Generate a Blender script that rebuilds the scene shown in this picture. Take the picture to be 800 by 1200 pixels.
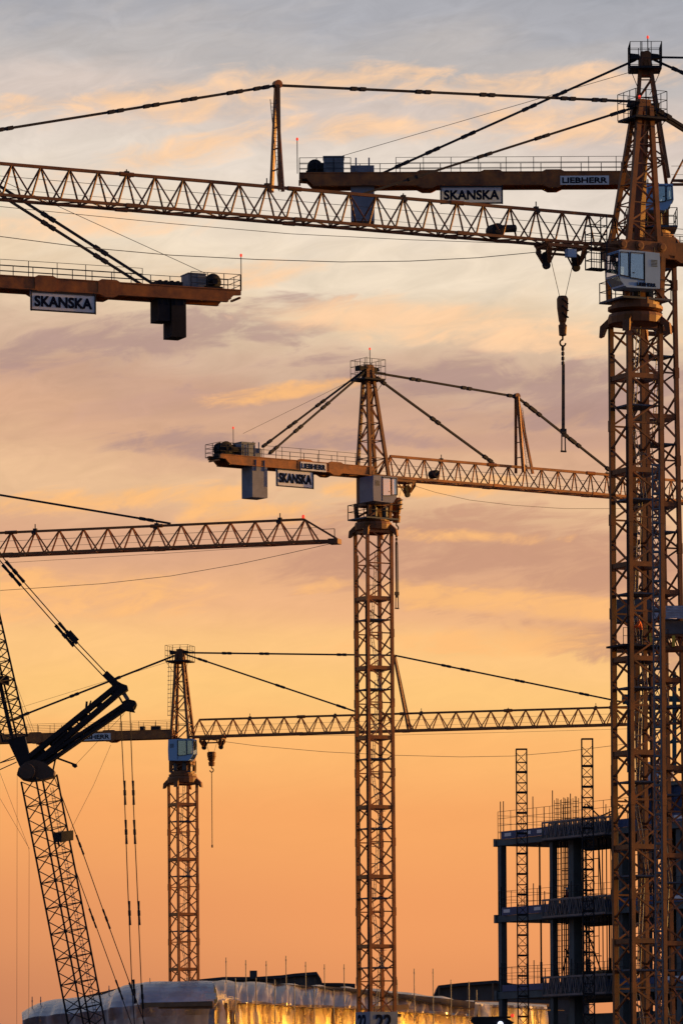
import bpy, math, random
from mathutils import Vector, Matrix
random.seed(7)
R = math.radians
for o in list(bpy.data.objects): bpy.data.objects.remove(o, do_unlink=True)
scn = bpy.context.scene
C = bpy.context.collection

# ------------------------------------------------------------------ camera
FPX, HOR = 6000.0, 1330.0
CAM = Vector((0, 0, 2.0))
ROT = Matrix.Rotation(R(90), 3, 'X') @ Matrix.Rotation(R(-0.4), 3, 'Z')
cd = bpy.data.cameras.new('camera'); cam = bpy.data.objects.new('camera', cd); C.objects.link(cam)
cd.sensor_fit = 'VERTICAL'; cd.sensor_height = 24; cd.sensor_width = 16
cd.lens = 24 * FPX / 1200; cd.shift_y = (HOR - 600) / 1200
cd.clip_start = 1; cd.clip_end = 20000
cam.location = CAM; cam.rotation_euler = ROT.to_euler()
scn.camera = cam
scn.view_settings.view_transform = 'Standard'; scn.view_settings.look = 'None'
scn.view_settings.exposure = 0; scn.view_settings.gamma = 1
scn.view_settings.use_curve_mapping = False

# ------------------------------------------------------------------ world
SUN_AZ, SUN_EL = 20.0, 4.0          # azimuth from +X towards +Y
sdir = Vector((math.cos(R(SUN_AZ))*math.cos(R(SUN_EL)), math.sin(R(SUN_AZ))*math.cos(R(SUN_EL)), math.sin(R(SUN_EL))))
def lin(r, g, b):
    f = lambda c: (c/255/12.92) if c/255 <= .04045 else ((c/255+.055)/1.055)**2.4
    return (f(r), f(g), f(b), 1)
W = bpy.data.worlds.new("World"); scn.world = W; W.use_nodes = True
nt = W.node_tree; nt.nodes.clear()
def N(tree, t, **k):
    n = tree.nodes.new(t)
    for a, b in k.items(): setattr(n, a, b)
    return n
def M_(op, a, b=None, c=None, clamp=False):
    n = N(nt, 'ShaderNodeMath', operation=op); n.use_clamp = clamp
    for i, v in enumerate((a, b, c)):
        if v is None: continue
        if isinstance(v, (int, float)): n.inputs[i].default_value = v
        else: nt.links.new(v, n.inputs[i])
    return n.outputs[0]
def mixc(f, a, b, blend='MIX'):
    n = N(nt, 'ShaderNodeMix', data_type='RGBA', blend_type=blend)
    for s, v in ((n.inputs[0], f), (n.inputs[6], a), (n.inputs[7], b)):
        if isinstance(v, (int, float)): s.default_value = v
        elif isinstance(v, tuple): s.default_value = v
        else: nt.links.new(v, s)
    return n.outputs[2]
tc = N(nt, 'ShaderNodeTexCoord')
sx = N(nt, 'ShaderNodeSeparateXYZ'); nt.links.new(tc.outputs['Generated'], sx.inputs[0])
X_, Y_, Z_ = sx.outputs
hyp = M_('SQRT', M_('ADD', M_('MULTIPLY', X_, X_), M_('MULTIPLY', Y_, Y_)))
el = M_('DIVIDE', Z_, hyp)                       # tangent of elevation
az = M_('ARCTAN2', X_, Y_)                       # azimuth from +Y towards +X
def noise(sa, se, scale, detail, off=0.0, rough=.55, dist=0.0):
    cb = N(nt, 'ShaderNodeCombineXYZ')
    nt.links.new(M_('MULTIPLY', az, sa), cb.inputs[0]); nt.links.new(M_('MULTIPLY', M_('SUBTRACT', el, M_('MULTIPLY', az, .13)), se), cb.inputs[1])
    cb.inputs[2].default_value = off
    n = N(nt, 'ShaderNodeTexNoise'); n.inputs['Scale'].default_value = scale
    n.inputs['Detail'].default_value = detail; n.inputs['Roughness'].default_value = rough
    n.inputs['Distortion'].default_value = dist
    nt.links.new(cb.outputs[0], n.inputs['Vector']); return n.outputs['Fac']
A_px = lambda px: (px-400)/FPX                    # directions in the sky, written in the photo's own scale
E_px = lambda py: (HOR-py)/FPX
n_big = noise(60, 190, .16, 5, 3.1, .6, .4)
n_med = noise(66, 190, .42, 6, 7.7, .6, .7)
n_fin = noise(66, 185, 1.25, 7, 1.9, .62, .8)
tilt = M_('MULTIPLY', az, .10)
wob = M_('MULTIPLY', M_('SUBTRACT', n_big, .5), .030)
wob2 = M_('MULTIPLY', M_('SUBTRACT', n_med, .5), .014)
elw = M_('ADD', M_('ADD', el, M_('ADD', wob, wob2)), tilt)
fac_mask = M_('MULTIPLY_ADD', el, 8.0, -.35, clamp=True)   # no wobble near the horizon
elm = M_('ADD', M_('MULTIPLY', elw, fac_mask), M_('MULTIPLY', el, M_('SUBTRACT', 1.0, fac_mask)))
ramp = N(nt, 'ShaderNodeValToRGB'); ramp.color_ramp.interpolation = 'EASE'
T = lambda py: E_px(py)/0.25
stops = [(1330, (165,108,86)), (1250, (206,135,94)), (1180, (228,147,94)), (1080, (241,158,98)), (960, (247,168,101)),
         (880, (253,184,111)), (815, (254,199,124)), (770, (253,198,130)), (715, (240,182,133)), (650, (220,168,134)), (585, (234,190,148)),
         (530, (218,172,140)), (475, (206,165,140)), (420, (214,180,154)), (350, (234,208,176)), (300, (238,219,194)),
         (200, (230,216,202)), (120, (214,198,188)), (60, (190,184,182)), (0, (172,172,178)), (-120, (140,148,160))]
er = ramp.color_ramp.elements
while len(er) > 1: er.remove(er[-1])
er[0].position = T(stops[0][0]); er[0].color = lin(*stops[0][1])
for py, c in stops[1:]:
    e = er.new(min(1, T(py))); e.color = lin(*c)
nt.links.new(M_('DIVIDE', elm, .25), ramp.inputs[0])
col = ramp.outputs[0]
def blob(px, py, rx, ry, slope=0.0, edge=1.0, nz=None, amp=1.2):
    """soft elongated cloud patch at a direction of the sky, its edge broken by noise"""
    da = M_('SUBTRACT', az, A_px(px)); de = M_('SUBTRACT', el, E_px(py))
    de = M_('SUBTRACT', de, M_('MULTIPLY', da, slope))
    q = M_('ADD', M_('POWER', M_('ABSOLUTE', M_('DIVIDE', da, rx/FPX)), 2.0), M_('POWER', M_('ABSOLUTE', M_('DIVIDE', de, ry/FPX)), 2.0))
    v = M_('ADD', M_('SUBTRACT', 1.0, q), M_('MULTIPLY', M_('SUBTRACT', nz if nz is not None else n_med, .5), amp*4))
    return M_('MULTIPLY', v, edge*.85, clamp=True)
def add_blob(col, color, strength, **k):
    m = N(nt, 'ShaderNodeMapRange', interpolation_type='SMOOTHSTEP')
    nt.links.new(blob(**k), m.inputs[0]); m.inputs[4].default_value = strength
    return mixc(m.outputs[0], col, lin(*color))
n_str = M_('ADD', M_('MULTIPLY', noise(44, 220, .5, 6, 5.3, .6, .7), .6), M_('MULTIPLY', n_fin, .4))
n_pea = M_('ADD', M_('MULTIPLY', n_med, .6), M_('MULTIPLY', n_fin, .4))
# mauve cloud banks
for a in [dict(px=620, py=455, rx=360, ry=52, slope=-.04), dict(px=170, py=400, rx=330, ry=38, slope=.12), dict(px=560, py=660, rx=330, ry=66, slope=-.10),
          dict(px=300, py=515, rx=240, ry=22), dict(px=660, py=742, rx=170, ry=30, slope=-.22)]:
    col = add_blob(col, (172,140,134) if a['py'] < 600 else (198,148,122), .74, nz=n_str, amp=1.9, **a)
for a in [dict(px=250, py=470, rx=230, ry=20, slope=.10), dict(px=650, py=520, rx=220, ry=14)]:
    col = add_blob(col, (190,150,136), .45, nz=n_str, amp=1.0, **a)
# lit peach wisps
for a in [dict(px=300, py=105, rx=330, ry=32, slope=.10), dict(px=640, py=100, rx=190, ry=26, slope=.06), dict(px=680, py=150, rx=200, ry=28),
          dict(px=200, py=183, rx=170, ry=24, slope=.16), dict(px=60, py=122, rx=150, ry=16, slope=.1), dict(px=60, py=255, rx=180, ry=28), dict(px=450, py=150, rx=160, ry=20),
          dict(px=500, py=375, rx=240, ry=26, slope=-.06), dict(px=250, py=330, rx=150, ry=18, slope=.12), dict(px=640, py=405, rx=200, ry=16, slope=-.03)]:
    col = add_blob(col, (252,206,162), .85, nz=n_pea, amp=1.8, edge=.75, **a)
for a in [dict(px=330, py=460, rx=150, ry=13, slope=.12), dict(px=130, py=585, rx=210, ry=20, slope=.05), dict(px=320, py=600, rx=130, ry=18), dict(px=60, py=700, rx=230, ry=34),
          dict(px=540, py=700, rx=210, ry=20, slope=-.08), dict(px=520, py=755, rx=220, ry=20), dict(px=560, py=630, rx=130, ry=12, slope=-.05), dict(px=500, py=572, rx=160, ry=16)]:
    col = add_blob(col, (254,190,122), .85, nz=n_pea, amp=1.7, **a)
# the bottom left of the glow is duller
bl = M_('MULTIPLY', M_('MULTIPLY_ADD', az, -9.0, .05, clamp=True), M_('MULTIPLY_ADD', el, -17.0, 1.05, clamp=True))
col = mixc(bl, col, lin(160,108,92))
# fine mottling
mott = M_('MULTIPLY_ADD', M_('SUBTRACT', n_fin, .5), .42, 1.0)
mott = M_('ADD', M_('MULTIPLY', mott, fac_mask), M_('SUBTRACT', 1.0, fac_mask))
vm = N(nt, 'ShaderNodeVectorMath', operation='SCALE'); nt.links.new(col, vm.inputs[0]); nt.links.new(mott, vm.inputs['Scale'])
col = vm.outputs[0]
# high sky and the sky behind: blue dusk from the Nishita model
sky = N(nt, 'ShaderNodeTexSky', sky_type='NISHITA'); sky.sun_disc = False
sky.sun_elevation = R(SUN_EL); sky.sun_rotation = R(90-SUN_AZ); sky.dust_density = 2.5; sky.ozone_density = 3.0
sv = N(nt, 'ShaderNodeVectorMath', operation='MULTIPLY'); nt.links.new(sky.outputs[0], sv.inputs[0]); sv.inputs[1].default_value = (.32, .235, .25)
hi = N(nt, 'ShaderNodeMapRange', interpolation_type='SMOOTHSTEP'); nt.links.new(el, hi.inputs[0]); hi.inputs[1].default_value = .27; hi.inputs[2].default_value = .7
side = N(nt, 'ShaderNodeMapRange', interpolation_type='SMOOTHSTEP'); nt.links.new(Y_, side.inputs[0]); side.inputs[1].default_value = .85; side.inputs[2].default_value = .1
blend = M_('MAXIMUM', hi.outputs[0], side.outputs[0])
final = mixc(blend, col, sv.outputs[0])
# bright aureole of the low sun, far to the right of the view
dt = N(nt, 'ShaderNodeVectorMath', operation='DOT_PRODUCT'); nt.links.new(tc.outputs['Generated'], dt.inputs[0]); dt.inputs[1].default_value = tuple(sdir)
gw = M_('POWER', M_('MAXIMUM', dt.outputs['Value'], 0.0), 45.0)
gs = N(nt, 'ShaderNodeVectorMath', operation='SCALE'); gs.inputs[0].default_value = (11.0, 5.2, .9); nt.links.new(gw, gs.inputs['Scale'])
ad = N(nt, 'ShaderNodeVectorMath', operation='ADD'); nt.links.new(final, ad.inputs[0]); nt.links.new(gs.outputs[0], ad.inputs[1]); final = ad.outputs[0]
bg = N(nt, 'ShaderNodeBackground'); nt.links.new(final, bg.inputs[0]); bg.inputs[1].default_value = 1.0
wo = N(nt, 'ShaderNodeOutputWorld'); nt.links.new(bg.outputs[0], wo.inputs[0])
W.cycles.sampling_method = 'MANUAL'; W.cycles.sample_map_resolution = 512

sl = bpy.data.lights.new('sun', 'SUN'); so = bpy.data.objects.new('sun', sl); C.objects.link(so)
sl.energy = 5.0; sl.angle = R(.6); sl.color = (1.0, .47, .08)
so.rotation_euler = sdir.to_track_quat('Z', 'Y').to_euler(); so.location = (200, 200, 200)

# ------------------------------------------------------------------ projection helpers: where a thing stands
def ray(px, py):
    return ROT @ Vector(((px-400)/FPX, (HOR-py)/FPX, -1.0))
def P(px, py, Y):
    v = ray(px, py); return CAM + v*(Y/v.y)
def PZ(px, py, z):
    v = ray(px, py); return CAM + v*((z-CAM.z)/v.z)

# ------------------------------------------------------------------ materials
MATS = {}
def mat(name, col, rough=.5, metal=0.0, var=.35, scale=1.5, col2=None, spec=.5, trans=0.0, bump=0.0):
    if name in MATS: return MATS[name]
    m = bpy.data.materials.new(name); m.use_nodes = True; t = m.node_tree
    b = t.nodes['Principled BSDF']; b.inputs['Roughness'].default_value = rough; b.inputs['Metallic'].default_value = metal
    b.inputs['Specular IOR Level'].default_value = spec
    tcn = N(t, 'ShaderNodeTexCoord'); no = N(t, 'ShaderNodeTexNoise'); no.inputs['Scale'].default_value = scale
    no.inputs['Detail'].default_value = 6; no.inputs['Roughness'].default_value = .65
    t.links.new(tcn.outputs['Object'], no.inputs['Vector'])
    cr = N(t, 'ShaderNodeValToRGB'); c2 = col2 or tuple(c*(1-var) for c in col)
    cr.color_ramp.elements[0].position = .35; cr.color_ramp.elements[1].position = .68
    cr.color_ramp.elements[0].color = (*c2, 1); cr.color_ramp.elements[1].color = (*col, 1)
    t.links.new(no.outputs['Fac'], cr.inputs[0]); t.links.new(cr.outputs[0], b.inputs['Base Color'])
    if bump:
        bp = N(t, 'ShaderNodeBump'); bp.inputs['Strength'].default_value = bump; bp.inputs['Distance'].default_value = .05
        t.links.new(no.outputs['Fac'], bp.inputs['Height']); t.links.new(bp.outputs[0], b.inputs['Normal'])
    MATS[name] = m; return m
def emit(name, col, s):
    m = bpy.data.materials.new(name); m.use_nodes = True; b = m.node_tree.nodes['Principled BSDF']
    b.inputs['Base Color'].default_value = (*col, 1); b.inputs['Emission Color'].default_value = (*col, 1); b.inputs['Emission Strength'].default_value = s
    return m
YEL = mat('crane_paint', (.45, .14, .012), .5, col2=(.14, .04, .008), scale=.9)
YELA = mat('crane_paint_shaded', (.22, .066, .009), .6, col2=(.07, .021, .006), scale=.8)  # darker copy of the crane paint, lack of sun put into the colour
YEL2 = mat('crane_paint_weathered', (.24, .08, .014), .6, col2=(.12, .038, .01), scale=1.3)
DRK = mat('dark_steel', (.035, .036, .045), .75, spec=.2)
BLK = mat('black_steel', (.018, .018, .024), .7, spec=.25)
GAL = mat('galvanised_steel', (.15, .16, .19), .5, metal=.1)
DECK = mat('blue_grey_deck', (.05, .08, .13), .6)
CAB = mat('cab_paint', (.26, .44, .68), .4, var=.12)
CABN = mat('cabinet_grey', (.20, .24, .30), .6)
CABG = mat('cab_paint_grey', (.19, .21, .30), .45, var=.15)
CABD = mat('cab_underframe', (.06, .07, .09), .5)
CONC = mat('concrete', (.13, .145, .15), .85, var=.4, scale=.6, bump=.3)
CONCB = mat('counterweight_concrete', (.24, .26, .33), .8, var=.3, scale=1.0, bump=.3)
SIGNW = mat('sign_white', (.72, .74, .78), .4, var=.08)
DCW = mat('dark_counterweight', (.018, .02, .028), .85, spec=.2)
INK = mat('sign_ink', (.010, .016, .04), .95, spec=.05)
ROPE = mat('wire_rope', (.06, .055, .055), .6)
TEAL = mat('formwork_teal', (.05, .10, .11), .55)
def banmat():
    m = bpy.data.materials.new('banner_fabric'); m.use_nodes = True; t = m.node_tree; b = t.nodes['Principled BSDF']
    b.inputs['Base Color'].default_value = (.8, .8, .84, 1); b.inputs['Roughness'].default_value = .6
    tl = N(t, 'ShaderNodeBsdfTranslucent'); tl.inputs['Color'].default_value = (.62, .74, .95, 1); mx = N(t, 'ShaderNodeMixShader'); mx.inputs[0].default_value = .6
    t.links.new(b.outputs[0], mx.inputs[1]); t.links.new(tl.outputs[0], mx.inputs[2]); t.links.new(mx.outputs[0], t.nodes['Material Output'].inputs[0]); return m
BANF = banmat()
NET = mat('blue_netting', (.018, .06, .17), .8, var=.5, scale=.8, bump=.5)
BANNER = mat('blue_banner', (.02, .07, .20), .6)
RED = emit('beacon_red', (1, .05, .03), .8)
ORG = mat('hi_vis_orange', (.9, .16, .02), .7)
SKIN = mat('skin', (.4, .22, .15), .6); HELM = mat('helmet_white', (.7, .7, .7), .4); TROU = mat('work_trousers', (.03, .035, .06), .8)
ROOFM = mat('dark_roofing', (.035, .04, .05), .7, var=.5, scale=.5)
WALLM = mat('dark_cladding', (.10, .09, .09), .7, var=.4, scale=.4)
TIMB = mat('timber', (.22, .13, .07), .8)
CORR = mat('corrugated_sheet', (.62, .63, .74), .6)
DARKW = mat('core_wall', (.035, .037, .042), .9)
def glassmat():
    m = bpy.data.materials.new('tinted_glass'); m.use_nodes = True; t = m.node_tree; t.nodes.clear()
    g = N(t, 'ShaderNodeBsdfGlossy'); g.inputs['Roughness'].default_value = .04; g.inputs['Color'].default_value = (.75, .9, 1, 1)
    tr = N(t, 'ShaderNodeBsdfTransparent'); tr.inputs['Color'].default_value = (.86, .88, .86, 1)
    lw = N(t, 'ShaderNodeLayerWeight'); lw.inputs['Blend'].default_value = .35
    mr = N(t, 'ShaderNodeMapRange'); mr.inputs[3].default_value = .28; mr.inputs[4].default_value = .8
    mx = N(t, 'ShaderNodeMixShader'); t.links.new(lw.outputs['Fresnel'], mr.inputs[0]); t.links.new(mr.outputs[0], mx.inputs[0])
    t.links.new(tr.outputs[0], mx.inputs[1]); t.links.new(g.outputs[0], mx.inputs[2])
    o = N(t, 'ShaderNodeOutputMaterial'); t.links.new(mx.outputs[0], o.inputs[0]); return m
GLS = glassmat()
def sheetmat(name, base, base2, trans):
    m = bpy.data.materials.new(name); m.use_nodes = True; t = m.node_tree; b = t.nodes['Principled BSDF']
    b.inputs['Roughness'].default_value = .26; b.inputs['Specular IOR Level'].default_value = .8
    tcn = N(t, 'ShaderNodeTexCoord'); no = N(t, 'ShaderNodeTexNoise'); no.inputs['Scale'].default_value = .45; no.inputs['Detail'].default_value = 7
    t.links.new(tcn.outputs['Object'], no.inputs['Vector'])
    cr = N(t, 'ShaderNodeValToRGB'); cr.color_ramp.elements[0].position = .35; cr.color_ramp.elements[1].position = .65
    cr.color_ramp.elements[0].color = (*base2, 1); cr.color_ramp.elements[1].color = (*base, 1)
    t.links.new(no.outputs['Fac'], cr.inputs[0]); t.links.new(cr.outputs[0], b.inputs['Base Color'])
    n2 = N(t, 'ShaderNodeTexNoise'); n2.inputs['Scale'].default_value = 2.2; n2.inputs['Detail'].default_value = 8
    t.links.new(tcn.outputs['Object'], n2.inputs['Vector'])
    bp = N(t, 'ShaderNodeBump'); bp.inputs['Strength'].default_value = .6; bp.inputs['Distance'].default_value = .08
    t.links.new(n2.outputs['Fac'], bp.inputs['Height']); t.links.new(bp.outputs[0], b.inputs['Normal'])
    gl = N(t, 'ShaderNodeBsdfGlossy'); gl.inputs['Roughness'].default_value = .27; gl.inputs['Color'].default_value = (1, .88, .62, 1); t.links.new(bp.outputs[0], gl.inputs['Normal'])
    mg = N(t, 'ShaderNodeMixShader'); mg.inputs[0].default_value = .38 if trans > .1 else .06; t.links.new(b.outputs[0], mg.inputs[1]); t.links.new(gl.outputs[0], mg.inputs[2])
    tl = N(t, 'ShaderNodeBsdfTranslucent'); tl.inputs['Color'].default_value = (.8, .66, .5, 1)
    mx = N(t, 'ShaderNodeMixShader'); mx.inputs[0].default_value = trans
    t.links.new(mg.outputs[0], mx.inputs[1]); t.links.new(tl.outputs[0], mx.inputs[2])
    t.links.new(mx.outputs[0], t.nodes['Material Output'].inputs[0]); return m
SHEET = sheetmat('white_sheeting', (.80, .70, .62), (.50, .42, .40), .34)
SHEETD = sheetmat('shaded_sheeting', (.24, .27, .36), (.10, .12, .18), .05)  # dark copy of the sheeting, shade of the sunless side put into its colour

# ------------------------------------------------------------------ mesh builder
class MB:
    def __init__(s): s.v = []; s.f = []
    def quad(s, *p):
        n = len(s.v); s.v += [tuple(q) for q in p]; s.f.append(tuple(range(n, n+len(p)))); return s
    def hexa(s, p):      # 8 points: bottom 4, top 4
        n = len(s.v); s.v += [tuple(q) for q in p]
        s.f += [(n,n+3,n+2,n+1),(n+4,n+5,n+6,n+7),(n,n+1,n+5,n+4),(n+1,n+2,n+6,n+5),(n+2,n+3,n+7,n+6),(n+3,n,n+4,n+7)]; return s
    def bar(s, a, b, w, h=None, side=None):
        a = Vector(a); b = Vector(b); h = h or w; t = b-a
        if t.length < 1e-6: return s
        t.normalize()
        u = Vector(side) if side is not None else Vector((0, 0, 1)).cross(t)
        u = u - t*u.dot(t)
        if u.length < 1e-3: u = Vector((1, 0, 0)) - t*t.x
        u.normalize(); v = t.cross(u); u = u*(w/2); v = v*(h/2)
        return s.hexa([a-u-v, a+u-v, a+u+v, a-u+v, b-u-v, b+u-v, b+u+v, b-u+v])
    def tube(s, a, b, r, n=6, r2=None):
        a = Vector(a); b = Vector(b); t = (b-a)
        if t.length < 1e-6: return s
        t.normalize(); u = t.orthogonal().normalized(); v = t.cross(u); k = len(s.v); r2 = r if r2 is None else r2
        for c, q in ((a, r), (b, r2)):
            for i in range(n):
                g = 2*math.pi*i/n; s.v.append(tuple(c + u*(q*math.cos(g)) + v*(q*math.sin(g))))
        for i in range(n):
            j = (i+1) % n; s.f.append((k+i, k+j, k+n+j, k+n+i))
        s.f.append(tuple(k+i for i in reversed(range(n)))); s.f.append(tuple(k+n+i for i in range(n))); return s
    def path(s, pts, r, n=5):
        for a, b in zip(pts[:-1], pts[1:]): s.tube(a, b, r, n)
        return s
    def box(s, c, ax, ay, sx_, sy_, sz_):    # c = centre of the bottom face; ax, ay unit axes
        c = Vector(c); ax = Vector(ax)*(sx_/2); ay = Vector(ay)*(sy_/2); z = Vector((0, 0, sz_))
        return s.hexa([c-ax-ay, c+ax-ay, c+ax+ay, c-ax+ay, c-ax-ay+z, c+ax-ay+z, c+ax+ay+z, c-ax+ay+z])
    def prism(s, pts, off):                  # polygon extruded by off
        n = len(s.v); k = len(pts); off = Vector(off)
        s.v += [tuple(p) for p in pts] + [tuple(Vector(p)+off) for p in pts]
        s.f.append(tuple(range(n, n+k))); s.f.append(tuple(reversed(range(n+k, n+2*k))))
        for i in range(k):
            j = (i+1) % k; s.f.append((n+i, n+k+i, n+k+j, n+j))
        return s
    def lathe(s, c, prof, n=16, axis=None):  # prof [(r, t)] along axis
        ax = Vector(axis or (0, 0, 1)).normalized(); u = ax.orthogonal().normalized(); v = ax.cross(u); k = len(s.v); c = Vector(c)
        for r, t in prof:
            for i in range(n):
                g = 2*math.pi*i/n; s.v.append(tuple(c + ax*t + u*(r*math.cos(g)) + v*(r*math.sin(g))))
        for a in range(len(prof)-1):
            for i in range(n):
                j = (i+1) % n; s.f.append((k+a*n+i, k+a*n+j, k+(a+1)*n+j, k+(a+1)*n+i))
        s.f.append(tuple(k+i for i in reversed(range(n)))); q = k+(len(prof)-1)*n; s.f.append(tuple(q+i for i in range(n))); return s
    def build(s, name, m, parent=None, smooth=False, loc=None):
        root = parent
        while root is not None and root.parent is not None: root = root.parent
        o0 = Vector(root.location) if root is not None else (Vector(loc) if loc is not None else Vector((0, 0, 0)))
        me = bpy.data.meshes.new(name); me.from_pydata([tuple(Vector(q)-o0) for q in s.v], [], s.f); me.update()
        me.materials.append(m)
        if smooth:
            for p in me.polygons: p.use_smooth = True
        o = bpy.data.objects.new(name, me); C.objects.link(o)
        if parent is not None: o.parent = parent
        elif loc is not None: o.location = o0
        return o
def tag(o, label=None, cat=None, group=None, kind=None):
    for k, v in (('label', label), ('category', cat), ('group', group), ('kind', kind)):
        if v: o[k] = v
    return o
def empty(name, loc, label, cat, group=None):
    o = bpy.data.objects.new(name, None); C.objects.link(o); o.location = loc; o.empty_display_size = .5
    return tag(o, label, cat, group)
def lettering(name, body, org, right, up, w, h, m, parent, bold=.02, thick=.012):
    """mesh lettering fitted in a w x h rectangle whose lower left corner is org"""
    cu = bpy.data.curves.new('t', 'FONT'); cu.body = body; cu.offset = .012; cu.extrude = .02; cu.resolution_u = 4; cu.fill_mode = 'BOTH'
    ob = bpy.data.objects.new('t', cu); C.objects.link(ob); dg = bpy.context.evaluated_depsgraph_get(); dg.update()
    me = bpy.data.meshes.new_from_object(ob.evaluated_get(dg)); bpy.data.objects.remove(ob)
    xs = [v.co.x for v in me.vertices]; ys = [v.co.y for v in me.vertices]
    x0, x1, y0, y1 = min(xs), max(xs), min(ys), max(ys)
    right = Vector(right).normalized(); up = Vector(up).normalized(); nrm = right.cross(up)
    mb = MB(); bo_ = min(bold, .05)*h*.6          # several strokes laid over one another thicken the letters
    for q, (dx, dy) in enumerate(((-1,-1),(1,1),(1,-1),(-1,1),(0,0))):
        n0 = len(mb.v)
        mb.v += [tuple(Vector(org) + right*((v.co.x-x0)/(x1-x0)*w + dx*bo_) + up*((v.co.y-y0)/(y1-y0)*h + dy*bo_) + nrm*(v.co.z/.02*thick + .003*q)) for v in me.vertices]
        mb.f += [tuple(n0+i for i in p.vertices) for p in me.polygons]
    bpy.data.meshes.remove(me)
    return mb.build(name, m, parent)
def railing(mb, pts, h=1.1, step=1.3, r=.022, mids=2):
    for a, b in zip(pts[:-1], pts[1:]):
        a = Vector(a); b = Vector(b); n = max(1, round((b-a).length/step)); z = Vector((0, 0, 1))
        for i in range(n+1):
            q = a.lerp(b, i/n); mb.bar(q, q+z*h, r*2.2)
        for k in range(mids+1):
            zz = z*(h*(k+1)/(mids+1)); mb.tube(a+zz, b+zz, r, 4)
    return mb
def hang(a, b, sag, n=12):
    a = Vector(a); b = Vector(b)
    return [a.lerp(b, i/n) - Vector((0, 0, sag*4*(i/n)*(1-i/n))) for i in range(n+1)]

# ------------------------------------------------------------------ tower crane kit
class Crane:
    def __init__(s, px, py, Y, d, label, group='tower cranes standing over the building site'):
        p = P(px, py, Y); s.O = Vector((p.x, p.y, 0)); s.d = Vector((d[0], d[1], 0)).normalized()
        s.u = Vector((-s.d.y, s.d.x, 0))
        if s.u.y > 0: s.u = -s.u                # u points to the camera side
        s.root = empty('tower_crane', s.O, label, 'tower crane', group); s.Y = Y
    def L(s, a, b, z): return s.O + s.d*a + s.u*b + Vector((0, 0, z))
    def at(s, px, py, b=0):                     # (a, z) on the vertical plane of the jib axis
        v = ray(px, py); n = s.u; t = ((s.O + s.u*b) - CAM).dot(n)/v.dot(n); q = CAM + v*t
        return (q-s.O).dot(s.d), q.z
    def pt(s, px, py, b=0): a, z = s.at(px, py, b); return s.L(a, b, z)
    def zr(s, py): # height over the mast centre at an image row
        v = ray(400 + (s.O.x)/s.Y*FPX, py); return (CAM + v*(s.Y/v.y)).z

def mast(cr, z1, sz=2.25, theta=26.6, sec=5.85, leg=.26, z0=0, style=0, ring=.30, brace=.11, top_off=0.0, lean=(0, 0), m=YEL, landings=True, conduit=True):
    root = cr.root; ax = Vector((math.cos(R(theta)), math.sin(R(theta)), 0)); ay = Vector((-ax.y, ax.x, 0))
    h = sz/2
    def cpt(i, z):
        sx_, sy_ = ((-1,-1),(1,-1),(1,1),(-1,1))[i % 4]
        return cr.O + ax*(sx_*h) + ay*(sy_*h) + Vector((lean[0]*(z1-z)/50, lean[1]*(z1-z)/50, z))
    br = MB(); zs = []
    z = z1 - top_off
    while z > z0: zs.append(z); z -= sec
    nd = 4
    for zt in ([zs[0]+sec] if top_off > .5 else []) + zs:
        for f in range(4):
            br.bar(cpt(f, min(zt, z1-.1)), cpt(f+1, min(zt, z1-.1)), .16, ring)
            for k in range(nd):
                za = zt - sec*k/nd; zb = zt - sec*(k+1)/nd
                if za > z1+.2: continue
                i, j = (f, f+1) if (k + (f // 2) + style) % 2 == 0 else (f+1, f)
                if zb > z0-2: br.bar(cpt(i, za), cpt(j, zb), brace)
            if f % 2 == 0 and zt-sec/2 < z1: br.bar(cpt(f, zt-sec/2), cpt(f+1, zt-sec/2), brace)
    mo = br.build('mast', m, root)
    for i in range(4):
        l = MB().bar(cpt(i, z0), cpt(i, z1), leg, leg, side=ax)
        for zt in zs:                        # connection blocks at section joints
            l.bar(cpt(i, zt-sec/2-.35), cpt(i, zt-sec/2+.35), leg*1.22, leg*1.22, side=ax)
        l.build('leg', m, mo)
    if landings:
        for k, zt in enumerate(zs):
            zz = zt - 1.85; s = 1 if k % 2 else -1
            l = MB(); c = cr.O + Vector((lean[0]*(z1-zz)/50, lean[1]*(z1-zz)/50, zz))
            l.box(c - ay*(s*.02), ax, ay, sz*.92, sz*.9, .10)
            railing(l, [c+ax*(.3*s)-ay*.5, c+ax*(.3*s)+ay*.5], .9, .5, .018, 1)
            l.build('landing', DECK, mo)
            # inclined ladder between landings
            l = MB(); a = c + ax*(s*.35) - ay*.45 + Vector((0,0,.1)); b = c - ax*(s*.35) + ay*.15 + Vector((0, 0, sec))
            for q in (-.2, .2): l.bar(a + ay*q, b + ay*q, .045)
            n = 16
            for t in range(1, n): p = a.lerp(b, t/n); l.bar(p-ay*.2, p+ay*.2, .025)
            # safety hoops
            for t in range(4, n, 4): p = a.lerp(b, t/n); l.path([p-ay*.3, p-ay*.32+ax*(.5*s), p+ay*.32+ax*(.5*s), p+ay*.3], .02, 4)
            l.build('ladder', GAL, mo)
    if conduit:
        l = MB(); l.tube(cpt(3, z0)+ax*.2, cpt(3, z1-2)+ax*.2, .07, 6); l.tube(cpt(0, z0)-ax*.16+ay*.1, cpt(0, z1-6)-ax*.16+ay*.1, .05, 6)
        l.build('cable_conduit', DRK, mo)
    return mo, cpt, ax, ay

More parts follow.
